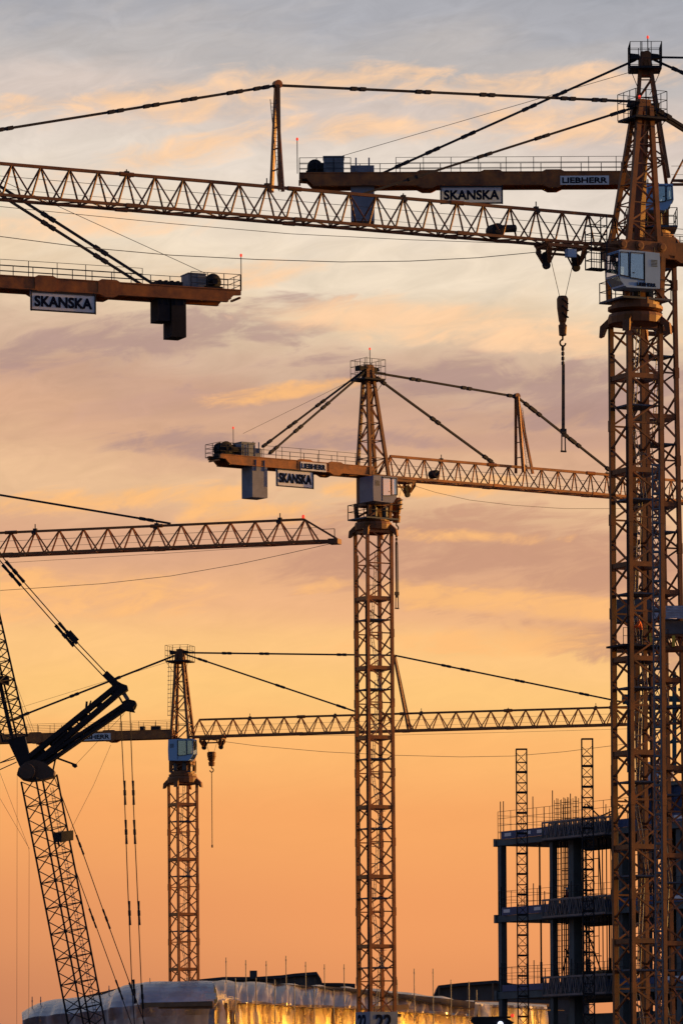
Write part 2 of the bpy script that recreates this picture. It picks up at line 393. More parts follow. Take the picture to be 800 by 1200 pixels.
def collar(cr, ax, ay, zt, h=1.1, half=1.75, claw=.9):
    m = MB(); O = cr.O
    ring = []
    n = 24
    def oct_(r, z): return [O + ax*(r*math.cos(2*math.pi*i/n)) + ay*(r*math.sin(2*math.pi*i/n)) + Vector((0,0,z)) for i in range(n)]
    prof = [(half*.80, zt-h), (half*1.0, zt-h*.92), (half*1.02, zt-h*.35), (half*.98, zt-h*.08), (half*.80, zt)]
    m.lathe(O, [(r, z) for r, z in prof], 20)
    for i, (a, b) in enumerate(((-1,-1),(1,-1),(1,1),(-1,1))):
        e = (ax*a + ay*b).normalized(); s = Vector((-e.y, e.x, 0)); r0 = half*.95; dz = lambda z: Vector((0, 0, z))
        pts = [O + e*r0 + dz(zt-.15), O + e*(r0+.35) + dz(zt-.45), O + e*(r0+.62) + dz(zt-h*.95), O + e*(r0+.68) + dz(zt-h-claw), O + e*(r0+.45) + dz(zt-h-claw+.08), O + e*(r0+.25) + dz(zt-h-.1), O + e*r0 + dz(zt-h)]
        m.prism([p - s*.22 for p in pts], s*.44)
    return m.build('slewing_collar', YEL2, cr.root)

def turntable(cr, z0, z1, ztop, r=1.2, rail_d=1.9, w=1.0, railr=.028):
    """slewing drum, platform with railing and the four-post frame under the jib"""
    O = cr.O; root = cr.root
    MB().lathe(O, [(r*.95, z0), (r*1.15, z0+.1), (r*1.15, z0+.3), (r, z0+.35), (r, z1)], 20).build('turntable', YEL2, root)
    p = MB()
    for a, b in ((-1,-1),(1,-1),(1,1),(-1,1)):
        p.bar(cr.L(a*w, b*w*.85, z1), cr.L(a*w*1.0, b*w, ztop), .30, .26)
    for b in (-1, 1):
        p.bar(cr.L(-w, b*w, z1+.1), cr.L(w, b*w, ztop-.1), .16); p.bar(cr.L(-w, b*w*.95, ztop-.15), cr.L(w, b*w*.95, ztop-.15), .3)
    for a in (-1, 1): p.bar(cr.L(a*w, -w, ztop-.18), cr.L(a*w, w, ztop-.18), .28)
    p.box(cr.L(.1, .1, z1), cr.d, cr.u, 1.1, .9, (ztop-z1)*.62)
    p.build('slewing_frame', YEL2, root)
    pl = MB().box(cr.L(0, 0, z1-.14), cr.d, cr.u, rail_d*2, rail_d*1.7, .12).build('platform', DECK, root)
    q = rail_d*.98; g = rail_d*.83
    railing(MB(), [cr.L(-q,-g,z1), cr.L(-q,g,z1), cr.L(q,g,z1), cr.L(q,-g,z1), cr.L(-q,-g,z1)], 1.15, 1.3, railr, 1).build('railing', DRK, pl)
    g = MB()
    for (a, b) in ((.5, 1.0), (-.5, .9)):
        g.lathe(cr.L(a, b, z1), [(.2, 0), (.26, .1), (.26, .8), (.16, .9), (.12, 1.1)], 10)
    g.build('slewing_motor', CABD, root)

def cab(cr, a0, b0, z0, Lc=2.9, w=1.5, h=2.25, text=True, rake=.35, paint=None, lit=False):
    """hollow driver's cab, front towards +d; rear third solid"""
    root = cr.root; L = cr.L; paint = paint or CAB
    def q(f, s, z): return L(a0+f, b0+s, z0+z)
    b = MB(); hw = w/2; bk = -Lc*.45; fr = Lc*.55; ms = -Lc*.08
    b.prism([q(bk,-hw,.05), q(ms,-hw,0), q(ms,-hw,h), q(bk,-hw,h-.03), q(bk-.04,-hw,h*.5)], cr.u*w)         # machine cupboard
    # roof and floor
    b.prism([q(ms,-hw,h), q(ms,-hw,h-.10), q(fr-.12,-hw,h-.16), q(fr-.02,-hw,h-.10), q(fr-.15,-hw,h-.01)], cr.u*w)
    b.prism([q(ms,-hw,0), q(fr-rake-.22,-hw,-.02), q(fr-rake-.1,-hw,.12), q(ms,-hw,.14)], cr.u*w)
    for s in (-hw+.03, hw-.03):
        t = .06 if s < 0 else -.06
        # lower side panel with a curved front edge
        b.prism([q(ms,s,.05), q(fr-rake-.12,s,.05), q(fr-rake*.45,s,.42), q(fr-.06,s,.72), q(ms,s,.50)], cr.u*(-t*.9 if False else .05*(-1 if s>0 else 1)))
        b.bar(q(fr-.06,s,.70), q(fr-.1,s,h-.12), .09); b.bar(q(fr*.52,s,.6), q(fr*.5,s,h-.1), .06)
        b.bar(q(ms,s,h-.14), q(fr-.1,s,h-.17), .10)
    b.bar(q(fr-.06,-hw,.70), q(fr-.06,hw,.70), .09); b.bar(q(fr-.1,-hw,h-.14), q(fr-.1,hw,h-.14), .1)
    b.bar(q(fr-rake-.1,-hw,.1), q(fr-rake-.1,hw,.1), .1)
    body = b.build('cab', paint, root)
    for s, nm in ((-hw+.02, 'side'), (hw-.02, 'side')):
        MB().prism([q(ms+.03,s,.5), q(fr*.5-.03,s,.62), q(fr*.5-.03,s,h-.13), q(ms+.03,s,h-.12)], cr.u*.015).build('window', GLS, body)
        MB().prism([q(fr*.52+.03,s,.62), q(fr-.1,s,.72), q(fr-.13,s,h-.16), q(fr*.52+.03,s,h-.13)], cr.u*.015).build('window', GLS, body)
    MB().prism([q(fr-.04,-hw+.06,.74), q(fr-.04,hw-.06,.74), q(fr-.09,hw-.06,h-.18), q(fr-.09,-hw+.06,h-.18)], cr.d*.015).build('window', GLS, body)
    MB().prism([q(fr-rake-.08,-hw+.06,.14), q(fr-rake-.08,hw-.06,.14), q(fr-.07,hw-.06,.66), q(fr-.07,-hw+.06,.66)], cr.d*.015).build('window', GLS, body)
    fm = MB(); S = hw+.015
    for (f0, f1, za, zb_) in ((ms+.03, fr*.5-.03, .56, h-.13), (fr*.52+.03, fr-.12, .68, h-.15)):
        fm.path([q(f0,S,za-.04), q(f1,S,za+.03), q(f1-.02,S,zb_), q(f0,S,zb_), q(f0,S,za-.04)], .032, 4)
    fm.path([q(ms-.02,S,.08), q(ms-.02,S,h-.06)], .018, 4)
    fm.path([q(fr-.04,-hw+.05,.74), q(fr-.04,hw-.05,.74), q(fr-.08,hw-.05,h-.18), q(fr-.08,-hw+.05,h-.18), q(fr-.04,-hw+.05,.74)], .035, 4)
    fm.build('window_frame', BLK, body)
    v_ = MB()
    for k in range(5): v_.bar(q(bk+.18,S,h*.62+k*.09), q(bk+.62,S,h*.62+k*.09), .03)
    v_.bar(q(fr*.3,S,.9), q(fr*.3+.12,S,.9), .05); v_.tube(q(bk+.2,hw*.6,h), q(bk+.2,hw*.6,h+.35), .04, 6); v_.box(q(ms,0,h), cr.d, cr.u, .5, .5, .14)
    v_.build('vent_grille', BLK, body)
    if lit:                                  # added glowing panel, stands in for sunset reflected in the window
        MB().prism([q(ms+.06,hw-.3,.5), q(fr*.85,hw-.3,.6), q(fr*.85,hw-.3,h-.2), q(ms+.06,hw-.3,h-.2)], cr.u*.03).build('glow_panel', emit('window_glow', (1, .34, .03), .9), body)
    # seat and console inside
    s_ = MB().box(q(.15,0,.14), cr.d, cr.u, .5, .5, .45).box(q(-.05,0,.55), cr.d, cr.u, .14, .5, .75).box(q(.6,.35,.14), cr.d, cr.u, .4, .2, .8)
    s_.build('seat', BLK, body)
    if text:
        right = cr.d if ray(400,600).cross(Vector((0,0,1))).dot(cr.d) > 0 else -cr.d
        n = right.cross(Vector((0,0,1)))
        st = q(bk+.12, hw+.012, .22) if right.dot(cr.d) > 0 else q(ms+.55, hw+.012, .12)
        lettering('lettering', 'LIEBHERR', st, right, Vector((0,0,1)), 1.35, .22, INK, body, bold=.03)
    return body

def lattice_jib(cr, a0, a1, z, w=1.5, h=1.97, pan=1.83, chord=.17, br=.09, nose=False, end_slope=True, m=YEL, dz=0.0):
    """triangular jib: two bottom chords, one top chord, pyramids of four braces"""
    s = 1 if a1 > a0 else -1; n = max(2, round(abs(a1-a0)/pan)); st = (a1-a0)/n; hw = w/2
    zf = lambda a: z + dz*(a-a0)
    b = MB()
    for i in range(n+1):
        a = a0 + st*i; b.bar(cr.L(a,-hw,zf(a)), cr.L(a,hw,zf(a)), br)
        if i < n:
            m_ = a + st/2; T = cr.L(m_, 0, zf(m_)+h)
            for q in (a, a+st):
                for e in (-1, 1): b.bar(cr.L(q, e*hw, zf(q)), T, br)
            e = 1 if i % 2 else -1
            b.bar(cr.L(a, -e*hw, zf(a)), cr.L(a+st, e*hw, zf(a+st)), br*.8)
    jo = b.build('jib', m, cr.root)
    for e in (-1, 1): MB().bar(cr.L(a0, e*hw, zf(a0)), cr.L(a1, e*hw, zf(a1)), chord).build('bottom_chord', m, jo)
    t0 = a0 + st*.5; t1 = a1 - st*.5
    tcb = MB().bar(cr.L(t0, 0, zf(t0)+h), cr.L(t1, 0, zf(t1)+h), chord*1.05)
    # joint sleeves
    k = t0 + 6*st
    while (k - t1)*s < 0:
        tcb.tube(cr.L(k-.45, 0, zf(k)+h), cr.L(k+.45, 0, zf(k)+h), chord*.85, 8)
        for e in (-1, 1): tcb.bar(cr.L(k-.4, e*hw, zf(k)), cr.L(k+.4, e*hw, zf(k)), chord*1.3)
        k += 6*st
    tcb.build('top_chord', m, jo)
    # trolley rope along the jib and small rope guides
    r = MB().tube(cr.L(a0, .1, z+h*.62), cr.L(a1, .1, zf(a1)+h*.62), .018, 4).tube(cr.L(a0, -.1, z+.55), cr.L(a1, -.1, zf(a1)+.5), .014, 4)
    r.build('trolley_rope', ROPE, jo)
    for k in range(3, n, 5):
        g = MB(); a = t0 + st*k; g.box(cr.L(a, 0, zf(a)+h+.05), cr.d, cr.u, .26, .24, .14); g.bar(cr.L(a, 0, zf(a)+h), cr.L(a, 0, zf(a)+h+(.5 if k % 2 else .3)), .07)
        g.lathe(cr.L(a-.1, -.1, zf(a)+h-.1), [(.16, 0), (.16, .2)], 10, axis=cr.u)
        g.build('rope_guide', DRK, jo)
    return jo

def tie(cr, A, B, r=.075, fr=(.2,.4,.6,.8), gap=0.0, name='tie_bar'):
    A = Vector(A); B = Vector(B); m = MB()
    offs = (-gap/2, gap/2) if gap else (0,)
    for o in offs:
        m.bar(A+cr.u*o, B+cr.u*o, r*2)
    t = (B-A).normalized()
    for f in fr:
        c = A.lerp(B, f)
        for o in offs:
            m.bar(c+cr.u*o - t*.5, c+cr.u*o - t*.12, r*3.6, r*3.2); m.bar(c+cr.u*o + t*.12, c+cr.u*o + t*.5, r*3.6, r*3.2); m.bar(c+cr.u*o - t*.5, c+cr.u*o+t*.5, r*2.7)
    return m.build(name, DRK, cr.root)

def head(cr, zb, zt, wb=2.2, wt=.5, leg=.24, apx=0.0, plat=True, plat_w=1.25, plat_z=None, beacon=True, front=0.0, body_w=.62, n=6, rod=1.0):
    """tapering tower head with zigzag bracing; apx shifts the apex along the jib axis"""
    def c(i, t):
        a, b = ((-1,-1),(1,-1),(1,1),(-1,1))[i % 4]; hw = (wb*(1-t)+wt*t)/2
        return cr.L(apx*t + a*hw, b*hw, zb*(1-t)+zt*t)
    b = MB()
    for f in range(4):
        for k in range(n):
            i, j = (f, f+1) if (k + f//2) % 2 == 0 else (f+1, f); b.bar(c(i, k/n), c(j, (k+1)/n), .10)
            if k: b.bar(c(f, k/n), c(f+1, k/n), .07)
    ho = b.build('tower_head', YEL2, cr.root)
    for i in range(4): MB().bar(c(i, 0), c(i, 1), leg, leg*.9, side=cr.d).build('leg', YEL2, ho)
    H = MB().box(cr.L(apx, 0, zt-1.2), cr.d, cr.u, body_w, body_w, 1.6); 
    for e in (-.28, .28): H.lathe(cr.L(apx+.1, e, zt+.1), [(.34, -.05), (.34, .05)], 14, axis=cr.u)
    H.build('head_block', YEL2, ho)
    sh = MB()
    for a in (-.75, .55):
        sh.prism([cr.L(apx+a-.35,-.3,zt+.28), cr.L(apx+a+.35,-.3,zt+.20), cr.L(apx+a+.45,-.3,zt-.05), cr.L(apx+a-.30,-.3,zt-.15)], cr.u*.6)
    sh.build('tie_lug', BLK, ho)
    l = MB()                                           # ladder up the left of the head
    for e in (-.2, .2): l.bar(c(0, .02)-cr.d*.0+cr.u*e, c(0, .95)+cr.u*e, .04)
    for k in range(30): p = c(0, .02+.93*k/30); l.bar(p-cr.u*.2, p+cr.u*.2, .025)
    l.build('ladder', GAL, ho)
    if plat:
        pz = plat_z if plat_z is not None else zt-1.25; w = plat_w
        po = MB().box(cr.L(apx, 0, pz), cr.d, cr.u, w*2, w*2, .14).build('platform', DRK, ho)
        rr = railing(MB(), [cr.L(apx-w,-w,pz+.1), cr.L(apx-w,w,pz+.1), cr.L(apx+w,w,pz+.1), cr.L(apx+w,-w,pz+.1), cr.L(apx-w,-w,pz+.1)], 1.65, .75, .022, 2)
        rr.tube(cr.L(apx+w, w*.8, pz), cr.L(apx+.3, 0, pz-1.6), .03, 4).tube(cr.L(apx-w, w*.8, pz), cr.L(apx-.3, 0, pz-1.6), .03, 4)
        rr.build('railing', DRK, po)
    if beacon:
        m = MB().tube(cr.L(apx+.2, 0, zt+.3), cr.L(apx+.2, 0, zt+.8+rod), .035, 5).tube(cr.L(apx-.2, .1, zt+.3), cr.L(apx-.2, .1, zt+1.1), .03, 5)
        mo = m.build('beacon_mast', DRK, ho)
        MB().lathe(cr.L(apx+.2, 0, zt+.8+rod), [(.04, 0), (.08, .03), (.08, .14), (.05, .19), (.02, .21)], 10).build('beacon', RED, mo)
    return ho

def counter_jib(cr, a0, a1, z, h=.72, w=1.7, banner=False, cwm=None, m=YEL, sign=None, plate=None, cw=None, winch=None, cabinet=None, rails=True, joints=(), beacon_a=None):
    """two box girders and a deck; z is the underside"""
    s = 1 if a1 > a0 else -1; hw = w/2
    b = MB()
    for e in (-1, 1):
        b.prism([cr.L(a0, e*hw-.11, z), cr.L(a1-s*.9, e*hw-.11, z), cr.L(a1-s*.5, e*hw-.11, z+h*.55), cr.L(a1, e*hw-.11, z+h*.6), cr.L(a1, e*hw-.11, z+h), cr.L(a0, e*hw-.11, z+h)], cr.u*.22)
        # flanges and joint plates
        b.bar(cr.L(a0, e*hw, z+h+.03), cr.L(a1, e*hw, z+h+.03), .32, .06); b.bar(cr.L(a0, e*hw, z-.03), cr.L(a1-s*.9, e*hw, z-.03), .32, .06)
        for j in joints:
            b.prism([cr.L(j-.75, e*hw-.15, z-.02), cr.L(j-.3, e*hw-.15, z-.24), cr.L(j+.3, e*hw-.15, z-.24), cr.L(j+.75, e*hw-.15, z-.02), cr.L(j+.75, e*hw-.15, z+h+.05), cr.L(j+.5, e*hw-.15, z+h+.18), cr.L(j-.5, e*hw-.15, z+h+.18), cr.L(j-.75, e*hw-.15, z+h+.05)], cr.u*.30)
    n = int(abs(a1-a0)/1.5)
    for k in range(n+1): a = a0+(a1-a0)*k/n; b.bar(cr.L(a, -hw+.1, z+h*.4), cr.L(a, hw-.1, z+h*.4), .12)
    co = b.build('counter_jib', m, cr.root)
    dk = MB().box(cr.L((a0+a1)/2, 0, z+h*.72), cr.d, cr.u, abs(a1-a0)-.3, w-.3, .06)
    for a in (hw+.25,): dk.box(cr.L((a0+a1)/2, -a, z+h-.05), cr.d, cr.u, abs(a1-a0), .5, .05)
    dk.build('walkway', DRK, co)
    if rails:
        railing(MB(), [cr.L(a0,-hw-.45,z+h), cr.L(a1,-hw-.45,z+h), cr.L(a1,hw,z+h), cr.L(a1-s*3.4,hw,z+h)], 1.05, 1.35, .024, 2).build('railing', DRK, co)
        railing(MB(), [cr.L(a0,hw,z+h), cr.L(a0+s*abs(a1-a0)*.72,hw,z+h)], 1.05, 1.9, .02, 2).build('railing', DRK, co)
    right = cr.d if cr.d.x > 0 else -cr.d; up = Vector((0,0,1))
    if sign:
        sa, sb, zt, zb = sign
        lo = min(sa, sb) if right.dot(cr.d) > 0 else max(sa, sb); wd = abs(sb-sa); hh = zt-zb
        fb = MB(); c = cr.L((sa+sb)/2, hw+.22, zb)
        if banner:                       # a stretched fabric banner, light shows through it
            fb.box(cr.L((sa+sb)/2, hw+.33, zb), cr.d, cr.u, wd, .012, hh); fo = fb.build('sign_board', BANF, cr.root)
        else:
            fb.box(c, cr.d, cr.u, wd, .22, hh); fo = fb.build('sign_board', SIGNW, cr.root)
        fm = MB()
        for aa, bb, zz0, zz1 in ((sa,sa,zb,zt),(sb,sb,zb,zt)): fm.bar(cr.L(aa, hw+.35, zz0-.06), cr.L(aa, hw+.35, zz1+.06), .09)
        for zz in (zb, zt): fm.bar(cr.L(sa, hw+.35, zz), cr.L(sb, hw+.35, zz), .09)
        for aa in (sa, sb): fm.bar(cr.L(aa, hw+.1, zt), cr.L(aa, hw+.02, zt+.6), .07)
        fm.build('frame', DRK, fo)
        lettering('lettering', 'SKANSKA', cr.L(lo, hw+.345, zb+hh*.22) + right*(wd*.055), right, up, wd*.89, hh*.56, INK, fo, bold=.05)
    if plate:
        sa, sb, zt, zb = plate; lo = min(sa, sb) if right.dot(cr.d) > 0 else max(sa, sb); wd = abs(sb-sa); hh = zt-zb
        fo = MB().box(cr.L((sa+sb)/2, hw+.17, zb), cr.d, cr.u, wd, .05, hh).build('maker_plate', SIGNW, cr.root)
        lettering('lettering', 'LIEBHERR', cr.L(lo, hw+.205, zb+hh*.2) + right*(wd*.04), right, up, wd*.92, hh*.6, INK, fo, bold=.045)
    for k in (cw or []):
        ca, cl, cb_, cwid, ztop, zbot = k
        m = MB(); n = 1
        m.box(cr.L(ca, cb_, zbot), cr.d, cr.u, cl, cwid, ztop-zbot)
        for e in (-1, 1): m.bar(cr.L(ca+e*cl*.28, cb_+cwid/2+.02, ztop+.5), cr.L(ca+e*cl*.28, cb_+cwid/2+.02, ztop-.4), .10)
        m.build('counterweight', cwm or CONCB, co)
    if winch:
        wa, r_ = winch
        m = MB().lathe(cr.L(wa, -.55, z+h+r_*.98), [(r_*.35, -.15), (r_*.98, -.1), (r_, 0), (r_*.75, .02), (r_*.75, .9), (r_, .92), (r_, 1.02), (r_*.4, 1.1), (r_*.35, 1.35)], 18, axis=cr.u)
        m.box(cr.L(wa+.05, 0, z+h-.02), cr.d, cr.u, 1.3, 1.3, .25); m.bar(cr.L(wa+.9, .1, z+h+.2), cr.L(wa+.9, .1, z+h+1.0), .4, .5)
        m.tube(cr.L(wa+.2, .3, z+h+r_), cr.L(wa+1.3*s*-1, .3, z+h+r_*.9), .3, 10)
        m.build('winch', BLK, co)
    if cabinet:
        ca, cl, ch = cabinet
        m = MB().box(cr.L(ca, 0, z+h), cr.d, cr.u, cl, 1.3, ch)
        for k in range(6): m.bar(cr.L(ca-cl*.4, .66, z+h+ch*(.2+.1*k)), cr.L(ca-cl*.05, .66, z+h+ch*(.2+.1*k)), .03)
        m.bar(cr.L(ca, .66, z+h+.05), cr.L(ca, .66, z+h+ch-.05), .03); m.box(cr.L(ca,0,z+h+ch), cr.d, cr.u, cl+.08, 1.38, .06)
        m.build('cabinet', CABN, co)
    if beacon_a is not None:
        m = MB().tube(cr.L(beacon_a, hw, z+h), cr.L(beacon_a, hw, z+h+2.2), .03, 5).build('beacon_mast', DRK, co)
        MB().lathe(cr.L(beacon_a, hw, z+h+2.2), [(.04, 0), (.08, .03), (.08, .16), (.03, .2)], 10).build('beacon', RED, m)
    return co

def strut(cr, ab, zb, at, zt, spread=1.3, leg=.2, at2=None, ladder=True):
    m = MB()
    m.bar(cr.L(ab-spread*.25, -.55, zb), cr.L(at, -.14, zt), leg); m.bar(cr.L(ab-spread*.25, .55, zb), cr.L(at, .14, zt), leg)
    m.bar(cr.L(ab+spread*.75, 0, zb), cr.L(at+.1, 0, zt-.1), leg*.8)
    for k in range(1, 5):
        t = k/5; m.bar(cr.L(ab-spread*.25+(at-ab+spread*.25)*t, -.55+.41*t, zb+(zt-zb)*t), cr.L(ab-spread*.25+(at-ab+spread*.25)*t, .55-.41*t, zb+(zt-zb)*t), .07)
    m.lathe(cr.L(at, -.2, zt+.05), [(.26, 0), (.26, .4)], 12, axis=cr.u)
    so_ = m.build('jib_strut', YEL, cr.root)
    if ladder:
        l = MB(); A = cr.L(ab+spread*.45, .1, zb); B = cr.L(at+.35, .1, zt-.9)
        for e in (-.18, .18): l.bar(A+cr.d*e, B+cr.d*e, .035)
        for k in range(24): p = A.lerp(B, k/24); l.bar(p-cr.d*.18, p+cr.d*.18, .022)
        l.build('ladder', GAL, so_)
    return so_

def trolley(cr, a, z, half=1.35, drop=1.0):
    m = MB()
    for e in (-.7, .7):
        m.bar(cr.L(a-half, e, z-.18), cr.L(a+half, e, z-.18), .18)
        for q in (-half, -half*.5, half*.5, half):
            m.lathe(cr.L(a+q, e-.06, z-.05), [(.16, 0), (.16, .12)], 10, axis=cr.u)
        for s_ in (-1, 1):
            m.prism([cr.L(a+s_*half*1.02, e, z-.2), cr.L(a+s_*half*1.05, e, z-.55), cr.L(a+s_*half*.86, e*.5, z-drop*.92), cr.L(a+s_*half*.74, e*.5, z-drop*.95), cr.L(a+s_*half*.78, e, z-.5), cr.L(a+s_*half*.82, e, z-.2)], cr.u*.08)
            m.bar(cr.L(a+s_*half*.75, e*.5, z-drop*.92), cr.L(a+s_*half*.45, e, z-.2), .10)
    for q in (-half, 0, half): m.bar(cr.L(a+q, -.7, z-.22), cr.L(a+q, .7, z-.22), .14)
    m.bar(cr.L(a-half*.6, 0, z-.62), cr.L(a+half*.6, 0, z-.62), .14)
    to = m.build('trolley', YEL2, cr.root)
    for s_ in (-1, 1):
        for kz, kr_ in ((.62, .33), (1.0, .26)): MB().lathe(cr.L(a+s_*half*.78, -.1, z-drop*kz), [(kr_*.9, 0), (kr_, .02), (kr_*.8, .1), (kr_, .18), (kr_*.9, .2)], 16, axis=cr.u).build('sheave', BLK, to)
    return to

def hook(cr, a, z_trolley, z_top, z_bot, w=.5, sling=None, rope_gap=.75, col=None):
    """hook block between z_top and z_bot, hoist ropes and the hanging sling"""
    m = MB(); hh = z_top-z_bot; W2 = w
    m.lathe(cr.L(a, 0, z_bot), [(.10, hh*0), (W2*.52, hh*.02), (W2*.62, hh*.27), (W2*.42, hh*.30), (W2*.44, hh*.34), (W2*.55, hh*.38), (W2*.80, hh*.70), (W2*.82, hh*.93), (W2*.6, hh)], 12)
    bo = m.build('hook_block', col or YEL2, cr.root)
    st = MB()
    for k in range(3):
        zz = z_bot+hh*(.45+.17*k)
        st.bar(cr.L(a-W2*.5, W2*.72, zz), cr.L(a+W2*.5, W2*.80, zz+hh*.12), .13, .06)
    st.build('warning_stripe', BLK, bo)
    hk = MB(); zc = z_bot-.42; pts = [cr.L(a, 0, z_bot)]
    for k in range(10):
        g = R(90 - k*30); pts.append(cr.L(a+.2*math.cos(g), 0, zc+.2*math.sin(g)))
    hk.path(pts, .06, 6).build('hook', BLK, bo)
    r = MB()
    for e in (-1, 1): r.tube(cr.L(a+e*rope_gap, 0, z_trolley), cr.L(a+e*W2*.45, 0, z_top-.05), .02, 5)
    r.build('hoist_rope', ROPE, bo)
    if sling:
        zs = sling; s_ = MB(); zc -= .2
        n = 4; zk = zc
        for k in range(n):  # chain links
            s_.lathe(cr.L(a, 0, zk-.16), [(.05, -.14), (.10, -.08), (.10, .08), (.05, .14)], 6); zk -= .3
        s_.bar(cr.L(a-.05, 0, zk+.1), cr.L(a-.02, 0, zs+.9), .11, .11); s_.bar(cr.L(a+.07, .05, zk+.1), cr.L(a+.12, .05, zs+1.2), .05)
        s_.bar(cr.L(a-.11, 0, zs+1.3), cr.L(a-.13, 0, zs), .06); s_.bar(cr.L(a+.11, 0, zs+1.3), cr.L(a+.13, 0, zs), .06)
        s_.box(cr.L(a, 0, zs+1.1), cr.d, cr.u, .34, .2, .3); s_.box(cr.L(a, 0, zs-.05), cr.d, cr.u, .36, .12, .1)
        s_.build('sling', DRK, bo)
    return bo

def dirs(px1, py1, Y1, px2, py2):
    a = P(px1, py1, Y1); b = PZ(px2, py2, a.z); return (b-a)

# ------------------------------------------------------------------ ground and sky-line setting
g = MB(); g.quad((-4000, -600, 0), (4000, -600, 0), (4000, 9000, 0), (-4000, 9000, 0))
tag(g.build('ground', mat('site_earth', (.12, .10, .08), .95, var=.4, scale=.05)), kind='structure')

# ================================================================== crane A: big one at the right
dA = dirs(722, 291, 319, 0, 231)
A = Crane(745.5, 600, 319, dA, 'tallest rust-orange tower crane at the right, blue driver cab, long jib reaching left', None)
zt = A.zr(376)
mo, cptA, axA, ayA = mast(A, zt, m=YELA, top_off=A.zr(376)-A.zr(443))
collar(A, axA, ayA, A.zr(368), h=.72, half=1.7, claw=.65)
turntable(A, A.zr(366), A.zr(352), A.zr(303), r=1.5, rail_d=1.75, w=1.25)
aJ, zJ = A.at(722, 291)
# base frame of the upper works
bm_ = MB().box(A.L(0, 0, A.zr(304)), A.d, A.u, 3.4, 2.5, A.zr(286)-A.zr(304)); bm_.box(A.L(-1.6, 0, A.zr(300)), A.d, A.u, 1.4, 2.2, A.zr(278)-A.zr(300))
for e in (-1.2,.4,1.6): bm_.lathe(A.L(e, 1.2, A.zr(292)), [(.3, 0), (.3, .12), (.18, .14), (.18, .22)], 12, axis=A.u)
bm_.build('slewing_base', YEL2, A.root)
cab(A, 1.05, 1.75, A.zr(346), Lc=2.95, w=1.6, h=2.28)
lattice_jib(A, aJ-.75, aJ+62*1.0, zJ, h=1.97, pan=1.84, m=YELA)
MB().prism([A.L(aJ-1.9,-.5,zJ-.1), A.L(aJ+.2,-.75,zJ-.1), A.L(aJ+.2,-.75,zJ+.15), A.L(aJ-1.9,-.5,zJ+.5)], A.u*1.4).build('jib_root', YEL2, A.root)
zA = A.zr(124); apA = A.at(752, 124)[0]
head(A, A.zr(286), zA, wb=2.15, wt=.75, apx=apA, leg=.30, plat_w=1.12, plat_z=A.zr(141), body_w=.8, n=7, rod=-.3, beacon=True)
# a second, heavier rear mast leg pair of the head
MB().bar(A.L(-.1, .35, A.zr(286)), A.L(apA, .2, zA-.4), .50, .42).build('head_column', YEL2, A.root)
aS, zS = A.at(325, 100); aSb, zSb = A.at(325, 224)
strut(A, aSb, zSb, aS, zS, spread=-.5)
tie(A, A.L(apA+.6, 0, A.zr(119)), A.L(aS, 0, zS), .07, (.10,.19,.42,.60,.78))
aE, zE = A.at(-330, 205)
tie(A, A.L(aS, 0, zS), A.L(*((aE), 0, zE)), .07, (.03,.08,.165,.235,.3,.5,.7))
aI, zI = A.at(420, 229)
tie(A, A.L(apA+.6, 0, A.zr(126)), A.L(aI, 0, zI), .07, (.06,.34,.55,.8))
tie(A, A.L(apA-.4, 0, A.zr(123)), A.L(-18, 0, A.zr(268)), .085, (.06,.3,.6), gap=.5)
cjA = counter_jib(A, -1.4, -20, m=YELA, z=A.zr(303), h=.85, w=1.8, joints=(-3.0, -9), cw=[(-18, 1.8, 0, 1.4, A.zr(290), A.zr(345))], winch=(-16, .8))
# trolley, cage, hook
aT, zT = A.at(657, 290); trolley(A, aT, zJ-.05, half=1.35, drop=1.35)
MB().box(A.L(aT-.25, .75, zJ-.95), A.d, A.u, .6, .4, .5).build('motor_box', CAB, A.root)
a0, z0 = A.at(676, 255); a1, z1 = A.at(700, 319)
cg = MB(); ac = (a0+a1)/2-.1; w_ = .55
for e in (-w_, w_):
    for f in (.5, 1.25): cg.bar(A.L(ac+e, f, z0+.1 if e < 0 else z0-.9), A.L(ac+e, f, z1), .075)
for k in range(6):
    zz = z1 + (z0-z1-.6)*k/5
    cg.path([A.L(ac-w_, .5, zz), A.L(ac+w_, .5, zz), A.L(ac+w_, 1.25, zz), A.L(ac-w_, 1.25, zz), A.L(ac-w_, .5, zz)], .034, 4)
for k in range(7): cg.bar(A.L(ac-w_+w_*2*k/6, 1.25, z1), A.L(ac-w_+w_*2*k/6, 1.25, z1+1.0), .035)
cg.box(A.L(ac, .87, z1-.05), A.d, A.u, 1.15, .8, .06); cg.bar(A.L(ac-w_, .9, z0), A.L(ac+.2, .9, z0-.6), .05)
cg.build('service_cage', DRK, A.root)
aH, zH0 = A.at(658.5, 347); _, zH1 = A.at(659, 394); _, zsl = A.at(660, 529)
hook(A, aH, zJ-1.1, zH0, zH1, w=.44, sling=zsl, rope_gap=.78)
# hoist winch inside the jib
aw, zw = A.at(583, 266)
MB().lathe(A.L(aw+.2, -.5, zw-.25), [(.25,0),(.42,.05),(.42,.9),(.25,.95)], 16, axis=A.u).tube(A.L(aw-1.2, 0, zw), A.L(aw+.3, 0, zw-.15), .24, 10).build('trolley_winch', BLK, A.root)
# long slack cable under the jib
MB().path([A.pt(x, y) for x, y in ((-60,236),(60,248),(200,262),(340,274),(480,281),(598,285),(640,284),(722,280))], .02, 4).build('slack_cable', ROPE, A.root)
MB().path([A.pt(x, y) for x, y in ((-60,266),(0,277),(100,290),(200,299),(300,304),(400,307),(480,306),(560,302),(634,295))], .026, 4).build('slack_cable', ROPE, A.root)

